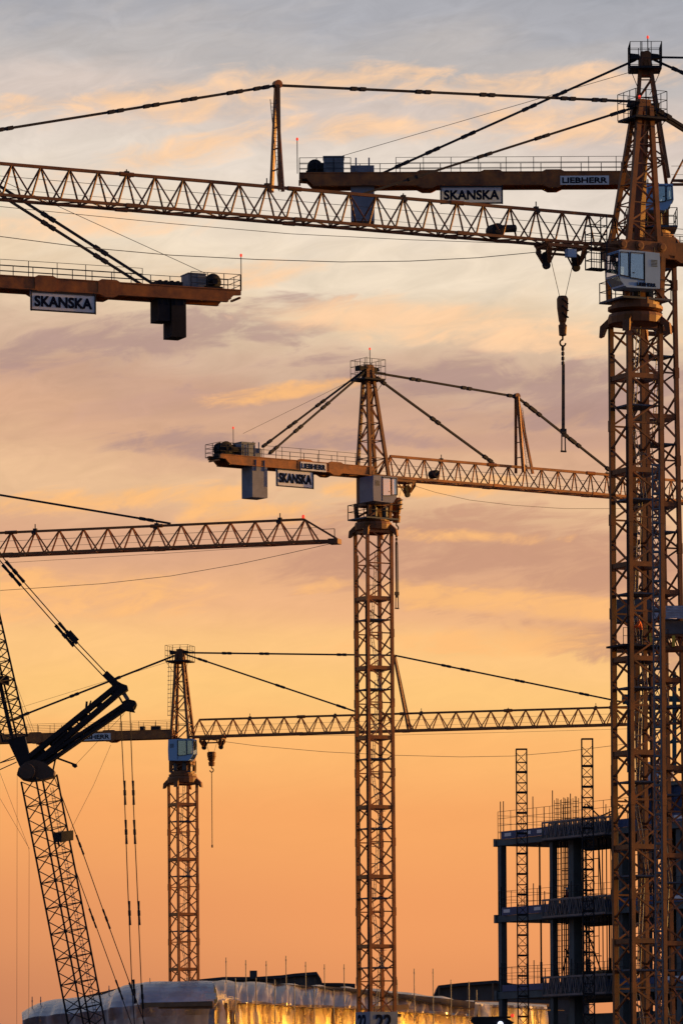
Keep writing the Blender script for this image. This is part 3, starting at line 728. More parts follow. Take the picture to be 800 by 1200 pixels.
# ================================================================== crane B: behind A, counter-jib to the left
B = Crane(762, 300, 342, (1, .01), 'tower crane close behind the tallest one, counter-jib with white name board reaching left', None)
ztB = B.zr(285)
moB, _, axB, ayB = mast(B, ztB, sz=2.25, theta=24, sec=5.85, style=1, lean=(.62, 0), m=YELA)
collar(B, axB, ayB, B.zr(275), half=1.6, claw=.4)
turntable(B, B.zr(278), B.zr(268), B.zr(222), r=1.15, w=1.0, rail_d=1.7)
zB = B.zr(68); apB = B.at(755, 68)[0]
head(B, B.zr(212), zB, wb=2.3, wt=.55, apx=apB, plat_w=1.05, plat_z=B.zr(83), leg=.22, body_w=.6, rod=.5)
cab(B, .35, 1.5, B.zr(253), Lc=1.9, w=1.4, h=1.75, text=False)
xB = lambda px, py=215: B.at(px, py)[0]
zt_ = B.at(500, 205.5)[1]; zb_ = B.at(500, 219)[1]
zsg = (B.at(550, 219, 1.1)[1], B.at(550, 238.5, 1.1)[1])
zpl = (B.at(684, 206, 1)[1], B.at(684, 216.5, 1)[1])
counter_jib(B, -.5, xB(351), zb_, h=zt_-zb_, w=1.7, m=YEL, banner=True, sign=(B.at(516,215,1.2)[0], B.at(588,215,1.2)[0], zsg[0], zsg[1]), plate=(B.at(656,215,1)[0], B.at(713,215,1)[0], zpl[0], zpl[1]),
            cw=[(xB(424.5), 1.55, 0, 1.4, B.at(424, 196)[1], B.at(424, 261)[1])], winch=(xB(369), .52), cabinet=(xB(391), 1.35, 1.15), joints=(xB(500), xB(647), xB(575)), beacon_a=xB(348.5))
tie(B, B.L(apB-.6, 0, B.zr(70)), B.L(xB(447), .5, B.at(447, 205)[1]), .07, (.30,.42,.66,.80,.92))
MB().tube(B.L(apB-.9, 0, B.zr(84)), B.L(xB(400), 0, B.at(400, 183)[1]), .022, 4).build('hoist_rope', ROPE, B.root)
aJb, zJb = B.at(782, 214)
lattice_jib(B, 1.4, 50, zJb, h=1.75, w=1.4, pan=1.9, m=YELA)
tie(B, B.L(apB+.6, 0, B.zr(67)), B.L(25, 0, B.zr(76)), .06, (.3,.6)); tie(B, B.L(apB+.6, 0, B.zr(70)), B.L(14, 0, B.zr(180)), .07, (.12,.4,.7))

# ================================================================== crane C: upper left, only its counter-jib in view
zc0 = P(0, 338, 324)
dC = dirs(0, 338, 324, 266, 354.5)
Cc = Crane(-150, 338, 321, -dC, 'tower crane whose orange counter-jib with blue-white name board enters from the left edge, upper', None)
aC = lambda px, py=345: Cc.at(px, py)[0]
zCb = Cc.at(120, 346.5)[1]; zCt = Cc.at(120, 333.5)[1]
mast(Cc, Cc.zr(400), style=1); collar(Cc, Vector((1,0,0)), Vector((0,1,0)), Cc.zr(385)); turntable(Cc, Cc.zr(388), Cc.zr(375), Cc.zr(330))
head(Cc, Cc.zr(320), Cc.zr(133), wb=2.3, wt=.5)
lattice_jib(Cc, 1.4, 50, zCb, h=1.9)
zsg = (Cc.at(75, 344, 1.1)[1], Cc.at(75, 365.5, 1.1)[1])
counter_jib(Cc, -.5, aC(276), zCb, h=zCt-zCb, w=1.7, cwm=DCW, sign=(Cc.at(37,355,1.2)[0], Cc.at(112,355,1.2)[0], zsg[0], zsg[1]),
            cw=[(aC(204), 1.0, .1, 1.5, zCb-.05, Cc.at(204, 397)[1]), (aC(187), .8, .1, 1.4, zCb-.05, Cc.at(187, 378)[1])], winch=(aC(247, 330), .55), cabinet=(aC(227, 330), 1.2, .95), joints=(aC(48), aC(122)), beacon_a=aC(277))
bl_ = MB()
for k in range(9): bl_.box(Cc.L(aC(181+k*3.5), 0, zCt), Cc.d, Cc.u, .17, 1.2, .38 + .06*(k % 2))
bl_.build('counterweight_hanger', BLK, Cc.root)
for (x0, y0, x1, y1, e) in ((0, 228, 167, 334, .55), (0, 218, 180, 333, -.55)):
    p = Cc.at(x0, y0, e); q = Cc.at(x1, y1, e); s = (p[1]-q[1])/(p[0]-q[0])
    top = (-.3, q[1]+s*(-.3-q[0]))
    f = lambda px: (Cc.at(px, 260, e)[0]-top[0])/(q[0]-top[0])
    tie(Cc, Cc.L(top[0], e, top[1]), Cc.L(q[0], e, q[1]), .075, (f(57), f(118)), name='tie_bar')
MB().tube(Cc.L(-.5, 0, Cc.zr(145)), Cc.L(aC(240,320), 0, Cc.at(240, 320)[1]), .022, 4).build('hoist_rope', ROPE, Cc.root)

# ================================================================== crane D: middle
dD = dirs(452, 560, 431, 713, 581.5)
D = Crane(437, 600, 431, dD, 'yellow-orange tower crane in the middle with a board reading 22 on its mast', None)
aD = lambda px, py=550: D.at(px, py)[0]
moD, cptD, axD, ayD = mast(D, D.zr(622), top_off=D.zr(622)-D.zr(702), leg=.25, brace=.10)
collar(D, axD, ayD, D.zr(612), h=.75, half=1.55, claw=.5)
turntable(D, D.zr(613), D.zr(608), D.zr(590), r=1.2, rail_d=1.65, w=1.05, railr=.035)
MB().box(D.L(0, 0, D.zr(590)), D.d, D.u, 2.0, 2.0, D.zr(556)-D.zr(590)-.1).build('slewing_base', YEL2, D.root)
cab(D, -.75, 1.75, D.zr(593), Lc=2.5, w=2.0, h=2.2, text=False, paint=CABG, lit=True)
aJ, zJ = D.at(452, 560)
lattice_jib(D, .9, D.at(722, 582)[0]+14, zJ, h=1.86, pan=1.75, br=.10, chord=.20)
zDt = D.zr(434)
head(D, zJ, zDt, wb=1.9, wt=.5, apx=D.at(431, 434)[0], leg=.27, plat_w=1.05, plat_z=D.zr(447), rod=.9)
apD = D.at(431, 434)[0]
zt_ = D.at(340, 541.5)[1]; zb_ = D.at(340, 551)[1]
zsg = (D.at(346, 551.5, 1.1)[1], D.at(346, 571, 1.1)[1]); zpl = (D.at(366, 542, 1)[1], D.at(366, 552, 1)[1])
counter_jib(D, -.5, aD(251, 535), zb_, h=zt_-zb_, w=1.7, banner=False, sign=(D.at(325,560,1.2)[0], D.at(367,560,1.2)[0], zsg[0], zsg[1]), plate=(D.at(352,547,1)[0], D.at(382,547,1)[0], zpl[0], zpl[1]),
            cw=[(aD(297, 545), 1.5, .15, 1.6, zb_-.02, D.at(292, 584)[1]), (aD(300, 545), 1.0, -.5, 1.0, zb_+1.6, D.at(300, 568)[1])], winch=(aD(262, 520), .62), cabinet=(aD(286, 520), 1.35, 1.2), joints=(aD(350), aD(386)), beacon_a=aD(267))
for e in (.85, -.85):
    q = D.at(315, 532, e) if e > 0 else D.at(307, 524, e)
    tie(D, D.L(apD-.4, e*.3, D.zr(436)), D.L(q[0], e, q[1]), .075, (.42, .7, .95))
MB().tube(D.L(apD-.5, 0, D.zr(440)), D.L(aD(285, 508), 0, D.at(285, 508)[1]), .02, 4).build('hoist_rope', ROPE, D.root)
aS, zS = D.at(605, 465); aSb, zSb = D.at(609, 550)
strut(D, aSb+.3, zSb-.3, aS, zS, spread=1.4, leg=.24)
tie(D, D.L(apD+.3, 0, D.zr(436)), D.L(aS, 0, zS), .085, (.3, .65, .97))
q = D.at(720, 556); tie(D, D.L(aS, 0, zS), D.L(q[0], 0, q[1]), .085, (.12, .2, .52, .6, .95))
q = D.at(578, 543); tie(D, D.L(apD+.3, 0, D.zr(438)), D.L(q[0], 0, q[1]), .085, (.08, .52, .95))
aT, zT = D.at(466, 572); trolley(D, aT, zJ-.05, half=1.25, drop=1.2)
aH, zH0 = D.at(464, 587); _, zH1 = D.at(464, 608); _, zsl = D.at(465.5, 713)
hook(D, aH, zJ-.9, zH0+.25, zH1-.35, w=.62, sling=zsl, rope_gap=.5)
mw = D.at(508, 556); MB().lathe(D.L(mw[0], -.4, mw[1]), [(.2,0),(.36,.05),(.36,.8),(.2,.85)], 12, axis=D.u).build('trolley_winch', BLK, D.root)
MB().path([D.pt(x, y) for x, y in ((478,567),(510,577),(550,586),(600,592),(660,596),(740,596))], .02, 4).build('slack_cable', ROPE, D.root)
# number boards round the mast
NUMB = mat('number_board', (.18, .25, .36), .6, var=.2)
zn1 = D.zr(1186); zn0 = D.zr(1212); h_ = 1.30
nb = MB()
c0 = D.O + (-axD-ayD)*h_; cR = D.O + (axD-ayD)*h_; cL = D.O + (-axD+ayD)*h_
Z = lambda z: Vector((0, 0, z))
n1 = MB().prism([c0+Z(zn0), cR+Z(zn0), cR+Z(zn1), c0+Z(zn1)], ayD*-.05).build('number_board', NUMB, D.root)
lettering('lettering', '22', c0 + axD*.55 - ayD*.065 + Z(zn1-1.45), axD, Z(1), 1.45, 1.2, INK, n1, bold=.03)
n2 = MB().prism([cL+Z(zn0), c0+Z(zn0)-ayD*.02, c0+Z(zn1)-ayD*.02, cL+Z(zn1)], axD*-.05).build('number_board', NUMB, D.root)
lettering('lettering', '22', cL - ayD*.5 - axD*.065 + Z(zn1-1.45), -ayD, Z(1), 1.5, 1.2, INK, n2, bold=.03)

# ================================================================== crane E: lower left distance
dE = dirs(232, 864, 546, 716, 850)
E = Crane(214.5, 950, 546, dE, 'farthest tower crane at the lower left, its mast rising behind the wrapped roof', None)
aE_ = lambda px, py=860: E.at(px, py)[0]
moE, _, axE, ayE = mast(E, E.zr(917), top_off=E.zr(917)-E.zr(943), leg=.24, brace=.10, conduit=False)
collar(E, axE, ayE, E.zr(910), h=.75, half=1.6, claw=.5)
turntable(E, E.zr(911), E.zr(904), E.zr(893), r=1.3, rail_d=1.2, w=1.0, railr=.03)
MB().box(E.L(0, 0, E.zr(893)), E.d, E.u, 2.4, 1.6, E.zr(866)-E.zr(893)).build('slewing_base', YEL2, E.root)
cab(E, .35, 1.45, E.zr(893), Lc=2.8, w=1.4, h=2.3, text=False)
aJ, zJ = E.at(232, 863.5)
lattice_jib(E, .95, E.at(722, 850)[0]+10, zJ, h=1.82, pan=1.86, chord=.2)
apE = E.at(211, 764)[0]
head(E, E.zr(866), E.zr(765), wb=1.95, wt=.6, apx=apE, leg=.28, plat_w=1.25, plat_z=E.zr(776), rod=-.4, beacon=False)
cgm = MB()                                    # caged ladder
aq = E.at(202, 800)[0]
for e in (-.28, 0, .28): cgm.bar(E.L(aq+e, .3, E.zr(776)), E.L(aq+e-.15, .3, E.zr(839)), .035)
for k in range(13): zz = E.zr(777+5.1*k); cgm.path([E.L(aq-.32, .1, zz), E.L(aq-.32, .6, zz), E.L(aq+.3, .6, zz), E.L(aq+.3, .1, zz)], .028, 4)
cgm.build('ladder_cage', GAL, E.root)
zb_ = E.at(100, 868)[1]; zt_ = E.at(100, 859)[1]; zpl = (E.at(114, 859.5, 1)[1], E.at(114, 867.5, 1)[1])
counter_jib(E, -.8, E.at(-20, 866)[0]-2, zb_, h=zt_-zb_, w=1.7, plate=(E.at(90,863,1)[0], E.at(130,863,1)[0], zpl[0], zpl[1]), cw=[(E.at(-20, 866)[0], 1.8, 0, 1.4, zb_, zb_-3)], joints=(aE_(131), aE_(45)))
bx_ = MB()
for px_ in (168, 181, 186): bx_.box(E.L(aE_(px_), .2, zt_+.05), E.d, E.u, .5, .5, .45)
bx_.build('tool_box', DRK, E.root)
q = E.at(10, 845); tie(E, E.L(apE-.6, 0, E.zr(768)), E.L(q[0], 0, q[1]), .09, (.35, .6, .9))
MB().tube(E.L(apE-.6, 0, E.zr(773)), E.L(E.at(15,832)[0], 0, E.at(15, 832)[1]), .02, 4).build('hoist_rope', ROPE, E.root)
aS, zS = E.at(462, 768); aSb, zSb = E.at(480, 857)
stE = MB()
for e in (-.5, .5): stE.bar(E.L(aSb, e, zSb), E.L(aS, e*.3, zS), .24)
for k in range(1, 5): t = k/5; stE.bar(E.L(aSb+(aS-aSb)*t, -.5+.35*t, zSb+(zS-zSb)*t), E.L(aSb+(aS-aSb)*t, .5-.35*t, zSb+(zS-zSb)*t), .08)
stE.build('jib_strut', YEL2, E.root)
tie(E, E.L(apE+.6, 0, E.zr(765)), E.L(aS, 0, zS), .085, (.2, .38, .75))
q = E.at(740, 825); tie(E, E.L(aS, 0, zS), E.L(q[0], 0, q[1]), .085, (.22, .3, .53, .8))
q = E.at(420, 835); tie(E, E.L(apE+.6, 0, E.zr(767)), E.L(q[0], 0, q[1]), .085, (.1, .55, .9))
aT, zT = E.at(249, 868); trolley(E, aT, zJ-.05, half=1.2, drop=1.1)
aH, zH0 = E.at(248, 881); _, zH1 = E.at(248, 898); _, zsl = E.at(248, 990)
hook(E, aH, zJ-.8, zH0, zH1, w=.6, rope_gap=.55)
MB().tube(E.L(aH, 0, zH1-.6), E.L(aH, 0, zsl), .05, 5).tube(E.L(aH, 0, zsl-.3), E.L(aH, 0, zsl), .09, 5).build('sling', ROPE, E.root)
MB().path([E.pt(x, y) for x, y in ((240,866),(300,874),(380,881),(460,885),(540,887),(600,886),(660,881),(740,871))], .03, 4).build('slack_cable', ROPE, E.root)
MB().path([E.pt(x, y) for x, y in ((240,862),(460,861.5),(600,858),(740,854))], .02, 4).build('slack_cable', ROPE, E.root)

# ================================================================== crane F: jib tip from the left
dF = dirs(395, 634, 355, 0, 651)
F_ = Crane(-350, 660, 363, -dF, 'tower crane of which only the level lattice jib tip enters from the left edge', None)
mast(F_, F_.zr(720), style=1); collar(F_, Vector((1,0,0)), Vector((0,1,0)), F_.zr(705)); turntable(F_, F_.zr(707), F_.zr(698), F_.zr(672))
zF = F_.at(200, 642.5)[1]
head(F_, F_.zr(668), F_.zr(520), wb=2.3, wt=.5)
aF1 = F_.at(388, 634)[0]
lattice_jib(F_, 1.2, F_.at(372, 634)[0], zF, h=1.58, w=1.3, pan=1.78, chord=.15, br=.085)
tp = MB(); qa, qz = F_.at(357, 609); 
tp.bar(F_.L(qa, 0, qz), F_.L(F_.at(394,631)[0], 0, F_.at(394,631)[1]), .13)
for e in (-.65, .65): tp.bar(F_.L(F_.at(370,635)[0], e, zF), F_.L(F_.at(396,634)[0], e*.4, zF), .16)
tp.box(F_.L(F_.at(392,634)[0], 0, zF-.2), F_.d, F_.u, .7, .9, .35); tp.bar(F_.L(F_.at(394,634)[0], .4, zF), F_.L(F_.at(394,634)[0], .4, zF+.8), .06)
tp.bar(F_.L(F_.at(394,634)[0], .4, zF+.8), F_.L(F_.at(380,634)[0], .4, zF+.8), .04)
tpo = tp.build('jib_nose', YEL2, F_.root)
MB().lathe(F_.L(qa-.1, 0, qz), [(.05, .05), (.1, .1), (.1, .28), (.04, .34)], 10).build('beacon', RED, tpo)
q = F_.at(200, 613.5); s_ = F_.at(0, 580); sl_ = (s_[1]-q[1])/(s_[0]-q[0])
tie(F_, F_.L(.3, 0, q[1]+sl_*(.3-q[0])), F_.L(q[0], 0, q[1]), .07, (.95,))
MB().path([F_.pt(x, y) for x, y in ((388,637),(340,648),(280,661),(200,675),(120,684),(0,692),(-150,700))], .022, 4).build('slack_cable', ROPE, F_.root)
MB().path([F_.pt(x, y) for x, y in ((388,636),(200,648),(0,660),(-150,668))], .015, 4).build('slack_cable', ROPE, F_.root)

# ================================================================== crane G: crawler crane, lattice boom at the left
GY = 384
g0 = P(127, 1330, GY); Groot = empty('crawler_crane', (g0.x, g0.y, 0), 'dark crawler crane with a leaning lattice boom and two steel struts at the left edge', 'crawler crane')
def GP(px, py, dy=0): return P(px, py, GY+dy)
def boom(name, p0, p1, s0, s1, th, n, chord, br, m, parent):
    p0 = Vector(p0); p1 = Vector(p1); t = (p1-p0).normalized()
    u = Vector((math.cos(R(th)), math.sin(R(th)), 0)); u = (u - t*u.dot(t)).normalized(); v = t.cross(u)
    def c(i, q):
        a, b = ((-1,-1),(1,-1),(1,1),(-1,1))[i % 4]; s = (s0*(1-q)+s1*q)/2; return p0.lerp(p1, q) + u*(a*s) + v*(b*s)
    mb = MB()
    for f in range(4):
        for k in range(n):
            i, j = (f, f+1) if (k + f//2) % 2 == 0 else (f+1, f); mb.bar(c(i, k/n), c(j, (k+1)/n), br)
            if k % 2 == 0: mb.bar(c(f, k/n), c(f+1, k/n), br)
    bo = mb.build(name, m, parent)
    for i in range(4): MB().bar(c(i, 0), c(i, 1), chord).build('chord', m, bo)
    return bo, c, u, v
mb_, cG, uG, vG = boom('main_boom', GP(127, 1330), GP(46, 912), 1.95, 1.95, 37, 28, .14, .062, BLK, Groot)
w = MB()
for q in (-.12, .12): w.bar(cG(1, .05).lerp(cG(2, .05), .5)+uG*q, cG(1, .97).lerp(cG(2, .97), .5)+uG*q, .035)
for k in range(90): p = cG(1, .05+.92*k/90).lerp(cG(2, .05+.92*k/90), .5); w.bar(p-uG*.17, p+uG*.17, .05)
w.build('walkway', GAL, mb_)
w = MB(); p = GP(75, 986); w.box(p, uG, Vector((0,0,1)).cross(uG), 1.1, 1.0, .75); w.bar(GP(64, 983), GP(84, 984), .12); w.bar(GP(66,978), GP(70,992), .15)
w.build('sheave_box', BLK, mb_)
# head of the boom
hd = MB()
hp = [(20,908),(22,900),(30,893),(40,890),(52,893),(64,903),(63,910),(52,913),(36,915),(26,913)]
hd.prism([GP(x, y, -.9) for x, y in hp], Vector((0, 1.8, 0)))
hd.lathe(GP(32, 904, -1.35), [(.55, 0), (.62, .05), (.62, .3), (.5, .35)], 18, axis=(0, 1, 0))
ho = hd.build('boom_head', mat('boom_head_steel', (.09, .05, .03), .6), Groot)
# luffing jib base, solid then lattice, rising to the upper left
lj = MB()
lp = [(9,868),(29,862),(36,892),(24,900)]
lj.prism([GP(x, y, -.8) for x, y in lp], Vector((0, 1.6, 0))); lo_ = lj.build('jib_foot', BLK, Groot)
boom('luffing_jib', GP(18, 866), GP(-22, 700), 1.35, 1.55, 37, 15, .14, .07, BLK, Groot)
p = MB(); p.box(GP(4, 802), Vector((1,0,0)), Vector((0,1,0)), .9, .8, .6); p.bar(GP(-2,790), GP(14,862), .16, .3); p.build('rope_winch', BLK, Groot)
# the two struts: paired beams with cross pieces
def strutG(x0, y0, x1, y1, gap, wd, name):
    m = MB(); a = GP(x0, y0); b = GP(x1, y1); t = (b-a).normalized(); n = Vector((-t.z, 0, t.x))
    for s in (-1, 1):
        for dy in (-.55, .55): m.bar(a + n*(gap*s) + Vector((0, dy, 0)), b + n*(gap*s*.75) + Vector((0, dy*.8, 0)), wd, wd)
    L_ = (b-a).length; k = 0.0
    while k < L_:
        c = a + t*k
        m.bar(c+n*gap+Vector((0,-.55,0)), c-n*gap+Vector((0,-.55,0)), .12); m.bar(c+n*gap+Vector((0,.55,0)), c-n*gap+Vector((0,.55,0)), .12); k += 1.15
    for f0, f1 in ((0,.16),(.22,.36),(.42,.47),(.55,.64),(.74,.79),(.9,1)):
        m.hexa([a.lerp(b,f0)+n*gap+Vector((0,-.4,0)), a.lerp(b,f0)-n*gap+Vector((0,-.4,0)), a.lerp(b,f0)-n*gap+Vector((0,.4,0)), a.lerp(b,f0)+n*gap+Vector((0,.4,0)),
                a.lerp(b,f1)+n*gap+Vector((0,-.4,0)), a.lerp(b,f1)-n*gap+Vector((0,-.4,0)), a.lerp(b,f1)-n*gap+Vector((0,.4,0)), a.lerp(b,f1)+n*gap+Vector((0,.4,0))])
    return m, a, b, t, n
m, a, b, t, n = strutG(36, 893, 141, 806, .33, .36, 'strut')
m.prism([GP(x, y, -.6) for x, y in ((131,803),(136,797),(143,801),(149,803),(150,808),(143,813),(135,812))], Vector((0, 1.2, 0)))
m.bar(GP(101,832), GP(102,822), .16); m.bar(GP(104,829), GP(107,821), .1)
m.bar(GP(62,873)+Vector((0,-.62,0)), GP(80,857)+Vector((0,-.62,0)), .5, .12)
s1 = m.build('strut', BLK, Groot)
m, a, b, t, n = strutG(52, 893, 150, 826, .20, .24, 'strut')
m.prism([GP(x, y, -.6) for x, y in ((141,830),(144,822),(150,819),(158,821),(160,825),(156,829),(158,834),(153,833),(147,832))], Vector((0, 1.2, 0)))
m.bar(GP(140,817), GP(144,824), .14); m.path([GP(158,822), GP(160,826), GP(158,831), GP(153,834)], .07, 6)
s2 = m.build('strut', BLK, Groot)
m = MB(); m.bar(GP(145,812), GP(150,820), .5, .3); m.build('strut_link', GAL, Groot)
m = MB(); m.bar(GP(66, 888), GP(88, 896), .14); m.prism([GP(x, y, -.15) for x, y in ((85,898),(84,895),(90,895),(91,898),(88,900))], Vector((0,.3,0)))
m.bar(GP(66,886), GP(62,905), .12); m.build('spreader_arm', BLK, Groot)
# pendants going up left
def pend(pts, r, knobs, name='pendant', off=0, kr=2.3, kl=.55):
    m = MB(); q = [GP(x, y, off) for x, y in pts]; m.path(q, r, 6)
    for (x, y) in knobs:
        k = GP(x, y, off); i = min(range(len(q)-1), key=lambda i: abs((k-q[i]).cross((q[i+1]-q[i]).normalized()).length) + (0 if min(pts[i][1],pts[i+1][1])-1 <= y <= max(pts[i][1],pts[i+1][1])+1 else 99))
        t = (q[i+1]-q[i]).normalized()
        m.tube(k-t*kl*1.3, k-t*.15, r*kr, 8, r*kr*.7); m.tube(k+t*.15, k+t*kl*1.3, r*kr*.7, 8, r*kr); m.tube(k-t*.2, k+t*.2, r*kr*1.1, 8)
    return m.build(name, BLK, Groot)
pend([(139,803),(124,788),(86,748),(16,668),(-30,612)], .045, [(80,742),(18,670)], kl=.8, kr=3.0)
pend([(135,806),(120,791),(82,751),(12,671),(-34,615)], .045, [(76,745),(14,674)], kl=.8, kr=3.0)
m = MB(); m.bar(GP(135,800), GP(123,789), .34, .5); m.bar(GP(80,741), GP(90,752), .2, .5); m.build('pendant_socket', BLK, Groot)
# hoist pendants hanging from the strut tips
pend([(141.5,836),(146,930),(150,1040),(155,1160),(162,1260)], .038, [(146.5,929),(148,975),(152,1070),(157.5,1162)], off=-.3, kl=.7, kr=2.6)
pend([(152.5,832),(156,930),(161,1040),(166,1160),(172,1260)], .038, [(156.5,929),(158,975),(163,1070),(167,1168)], off=.3, kl=.7, kr=2.6)
pend([(63,908),(94,990),(124,1075),(155,1160),(185,1240)], .036, [(94,990),(125,1077),(156,1163)], off=-.8, kl=.6)
pend([(86,1012),(109,1075),(141,1163),(165,1230)], .034, [(109,1076),(140,1160)], off=.8, kl=.6)
for pts in ([(-20,903),(18,886)], [(-20,911),(20,893)], [(-20,900),(18,889)]): MB().bar(GP(*pts[0]), GP(*pts[1]), .07).build('wire_rope', ROPE, Groot)
for pts in ([(20,1250),(20.5,905)], [(34,1250),(34.5,1000),(34,993)], [(0,905),(34,994)], [(0,935),(35,995)], [(88,897),(146,836)], [(0,758),(46,880)], [(15,790),(42,862)],
            [(82,975),(110,920),(130,873)]):
    MB().path([GP(x, y, .5) for x, y in pts], .016, 4).build('wire_rope', ROPE, Groot)
# the carrier on the ground
m = MB()
for e in (-2.6, 2.6): m.prism([g0 + Vector((-4.2, e-.45, .3-2)) + Vector((0,0,0)), g0+Vector((-3.6,e-.45,-2)), g0+Vector((3.6,e-.45,-2)), g0+Vector((4.2,e-.45,.3-2)), g0+Vector((4.2,e-.45,-.9)), g0+Vector((3.6,e-.45,-.6)), g0+Vector((-3.6,e-.45,-.6)), g0+Vector((-4.2,e-.45,-.9))], Vector((0,.9,0)))
m.build('crawler_track', BLK, Groot)
MB().box((g0.x-1, g0.y, 1.3), (1,0,0), (0,1,0), 7, 3.2, 2.2).box((g0.x+1.8, g0.y-1.9, 1.4), (1,0,0), (0,1,0), 1.8, 1, 2.0).build('upper_carriage', YEL2, Groot)

# ================================================================== H: concrete frame at the right
C0 = P(581, 1000, 402); zz_ = C0.z
fd = dirs(581, 992, 402, 716, 978.5); fd.z = 0; fd.normalize()
sd = Vector((-fd.y, fd.x, 0))
if sd.y < 0: sd = -sd
O_H = Vector((C0.x, C0.y, 0))
Hroot = empty('concrete_frame_building', O_H, 'unfinished concrete frame building with open floors behind the tallest crane', 'building')
HH = lambda a, b, z: O_H + fd*a + sd*b + Vector((0, 0, z))
zrow = lambda py: P(581, py, 402).z
FL = [(zrow(991.5), zrow(984.5)), (zrow(1081), zrow(1073.5)), (zrow(1171), zrow(1162.5)), (zrow(1262), zrow(1254))]
LA, LB = 46.0, 15.0
def Hface(px, py=1000):   # distance along the front face seen at a column of the photo
    v = ray(px, py); n = sd; t = (O_H-CAM).dot(n)/v.dot(n); return (CAM+v*t-O_H).dot(fd)
for zb_, zt_ in FL:
    m = MB().box(HH(LA/2, LB/2, zb_), fd, sd, LA, LB, zt_-zb_)
    m.box(HH(LA/2, LB*.5, zb_-.3), fd, sd, LA-3, .5, .3)
    m.box(HH(-.03, .2, zb_-.06), fd, sd, .3, .7, zt_-zb_+.15)
    m.build('floor_slab', CONC, Hroot)
cols = [(Hface(581)+.3, .35, .50), (Hface(640), .6, .42), (Hface(661.5), .9, .75), (Hface(722), .6, .7), (Hface(748), .6, .7), (Hface(790), .6, .6), (8.0, LB-.6, .5), (19, LB-.6, .5), (31, LB-.6, .5)]
for ci, (a, b, wd) in enumerate(cols):
    lv = [(0, FL[3][0])] + [(FL[k][1], FL[k-1][0]) for k in (3, 2, 1)]
    for (q0, q1) in lv: MB().box(HH(a, b, q0), fd, sd, wd, wd, q1-q0).build('column', CONC, Hroot)
# core wall filling the right half
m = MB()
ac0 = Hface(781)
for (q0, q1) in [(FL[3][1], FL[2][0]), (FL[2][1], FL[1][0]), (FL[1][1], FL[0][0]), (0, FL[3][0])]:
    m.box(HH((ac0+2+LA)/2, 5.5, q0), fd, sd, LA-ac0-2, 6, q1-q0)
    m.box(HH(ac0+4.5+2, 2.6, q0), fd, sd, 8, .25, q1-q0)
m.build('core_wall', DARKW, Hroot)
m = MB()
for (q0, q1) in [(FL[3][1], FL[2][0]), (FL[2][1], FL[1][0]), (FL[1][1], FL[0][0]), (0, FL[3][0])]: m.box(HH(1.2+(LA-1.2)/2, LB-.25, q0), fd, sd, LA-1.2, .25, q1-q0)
m.build('sun_block_wall', DARKW, Hroot)  # wall added across the back to keep the low sun out of the floors
# blockwork parapet low at the bottom floor
MB().box(HH(Hface(632)+12, 2.5, FL[3][1]), fd, sd, 24, .3, 4.2).build('lower_wall', CONC, Hroot)
# edge protection: toe boards with white patches, posts, rails
for fi, (zb_, zt_) in enumerate(FL[:3]):
    bb = MB().box(HH(.9 + (LA-1.2)/2, -.06, zt_), fd, sd, LA-1.2, .05, .62 if fi < 2 else .5).build('toe_banner', BANNER, Hroot)
    pm = MB()
    for px_ in ((596, 619, 634) if fi == 0 else (594, 630) if fi == 1 else ()):
        a = Hface(px_); pm.box(HH(a, -.10, zt_+.2), fd, sd, .95, .02, .26)
    for px_ in (784, 795): a = Hface(px_); pm.box(HH(a, -.10, zt_+.2), fd, sd, 1.6, .02, .28)
    pm.build('banner_patch', SIGNW, bb)
    r = railing(MB(), [HH(.2, .05, zt_), HH(LA, .05, zt_)], 2.2 if fi == 0 else 1.9, 1.9, .02, 3)
    railing(r, [HH(.2, .05, zt_), HH(.2, LB, zt_)], 1.9, 2.2, .02, 2)
    railing(r, [HH(.2, LB-.2, zt_), HH(LA, LB-.2, zt_)], 1.5, 1.8, .02, 2)
    for px_, hh in ((585,3.0),(588.5,3.0),(623,3.1),(636,2.2),(646,3.4),(667,3.0),(680,2.8),(715,4.8)): r.bar(HH(Hface(px_), .1, zt_), HH(Hface(px_), .1, zt_+hh*(1 if fi==0 else .75)), .07)
    r.build('guard_rail', DRK, Hroot)
# steel starter cages standing on the top slab and steel props between floors
for px_ in (635, 643, 647.5, 656.5, 732, 762):
    for fi in range(3):
        zt_ = FL[fi][1]; top = zt_+ (2.9 if fi == 0 else FL[fi-1][0]-zt_)
        a = Hface(px_); m = MB()
        for da in (-.16, .16):
            for db in (-.16, .16): m.bar(HH(a+da, 1.4+db, zt_), HH(a+da, 1.4+db, top if fi else top-.4*abs(da+db)), .05)
        z = zt_
        while z < top-.2: m.path([HH(a-.17,1.23,z), HH(a+.17,1.23,z), HH(a+.17,1.57,z), HH(a-.17,1.57,z), HH(a-.17,1.23,z)], .022, 4); z += .42
        m.build('rebar_cage', BLK, Hroot)
for px_, fi in ((604,1),(619,1),(673,1),(706,1),(673,2),(676,2),(710,2),(700,2),(752,1),(738,2),(757,2),(766,1),(604,2),(620,2),(795,1),(792,2)):
    a = Hface(px_); MB().tube(HH(a, 1.0, FL[fi][1]), HH(a, 1.0, FL[fi-1][0]), .07, 6).tube(HH(a,1.0,FL[fi][1]), HH(a,1.0,FL[fi][1]+2.2), .10, 6).build('steel_prop', BLK, Hroot)
m = MB()
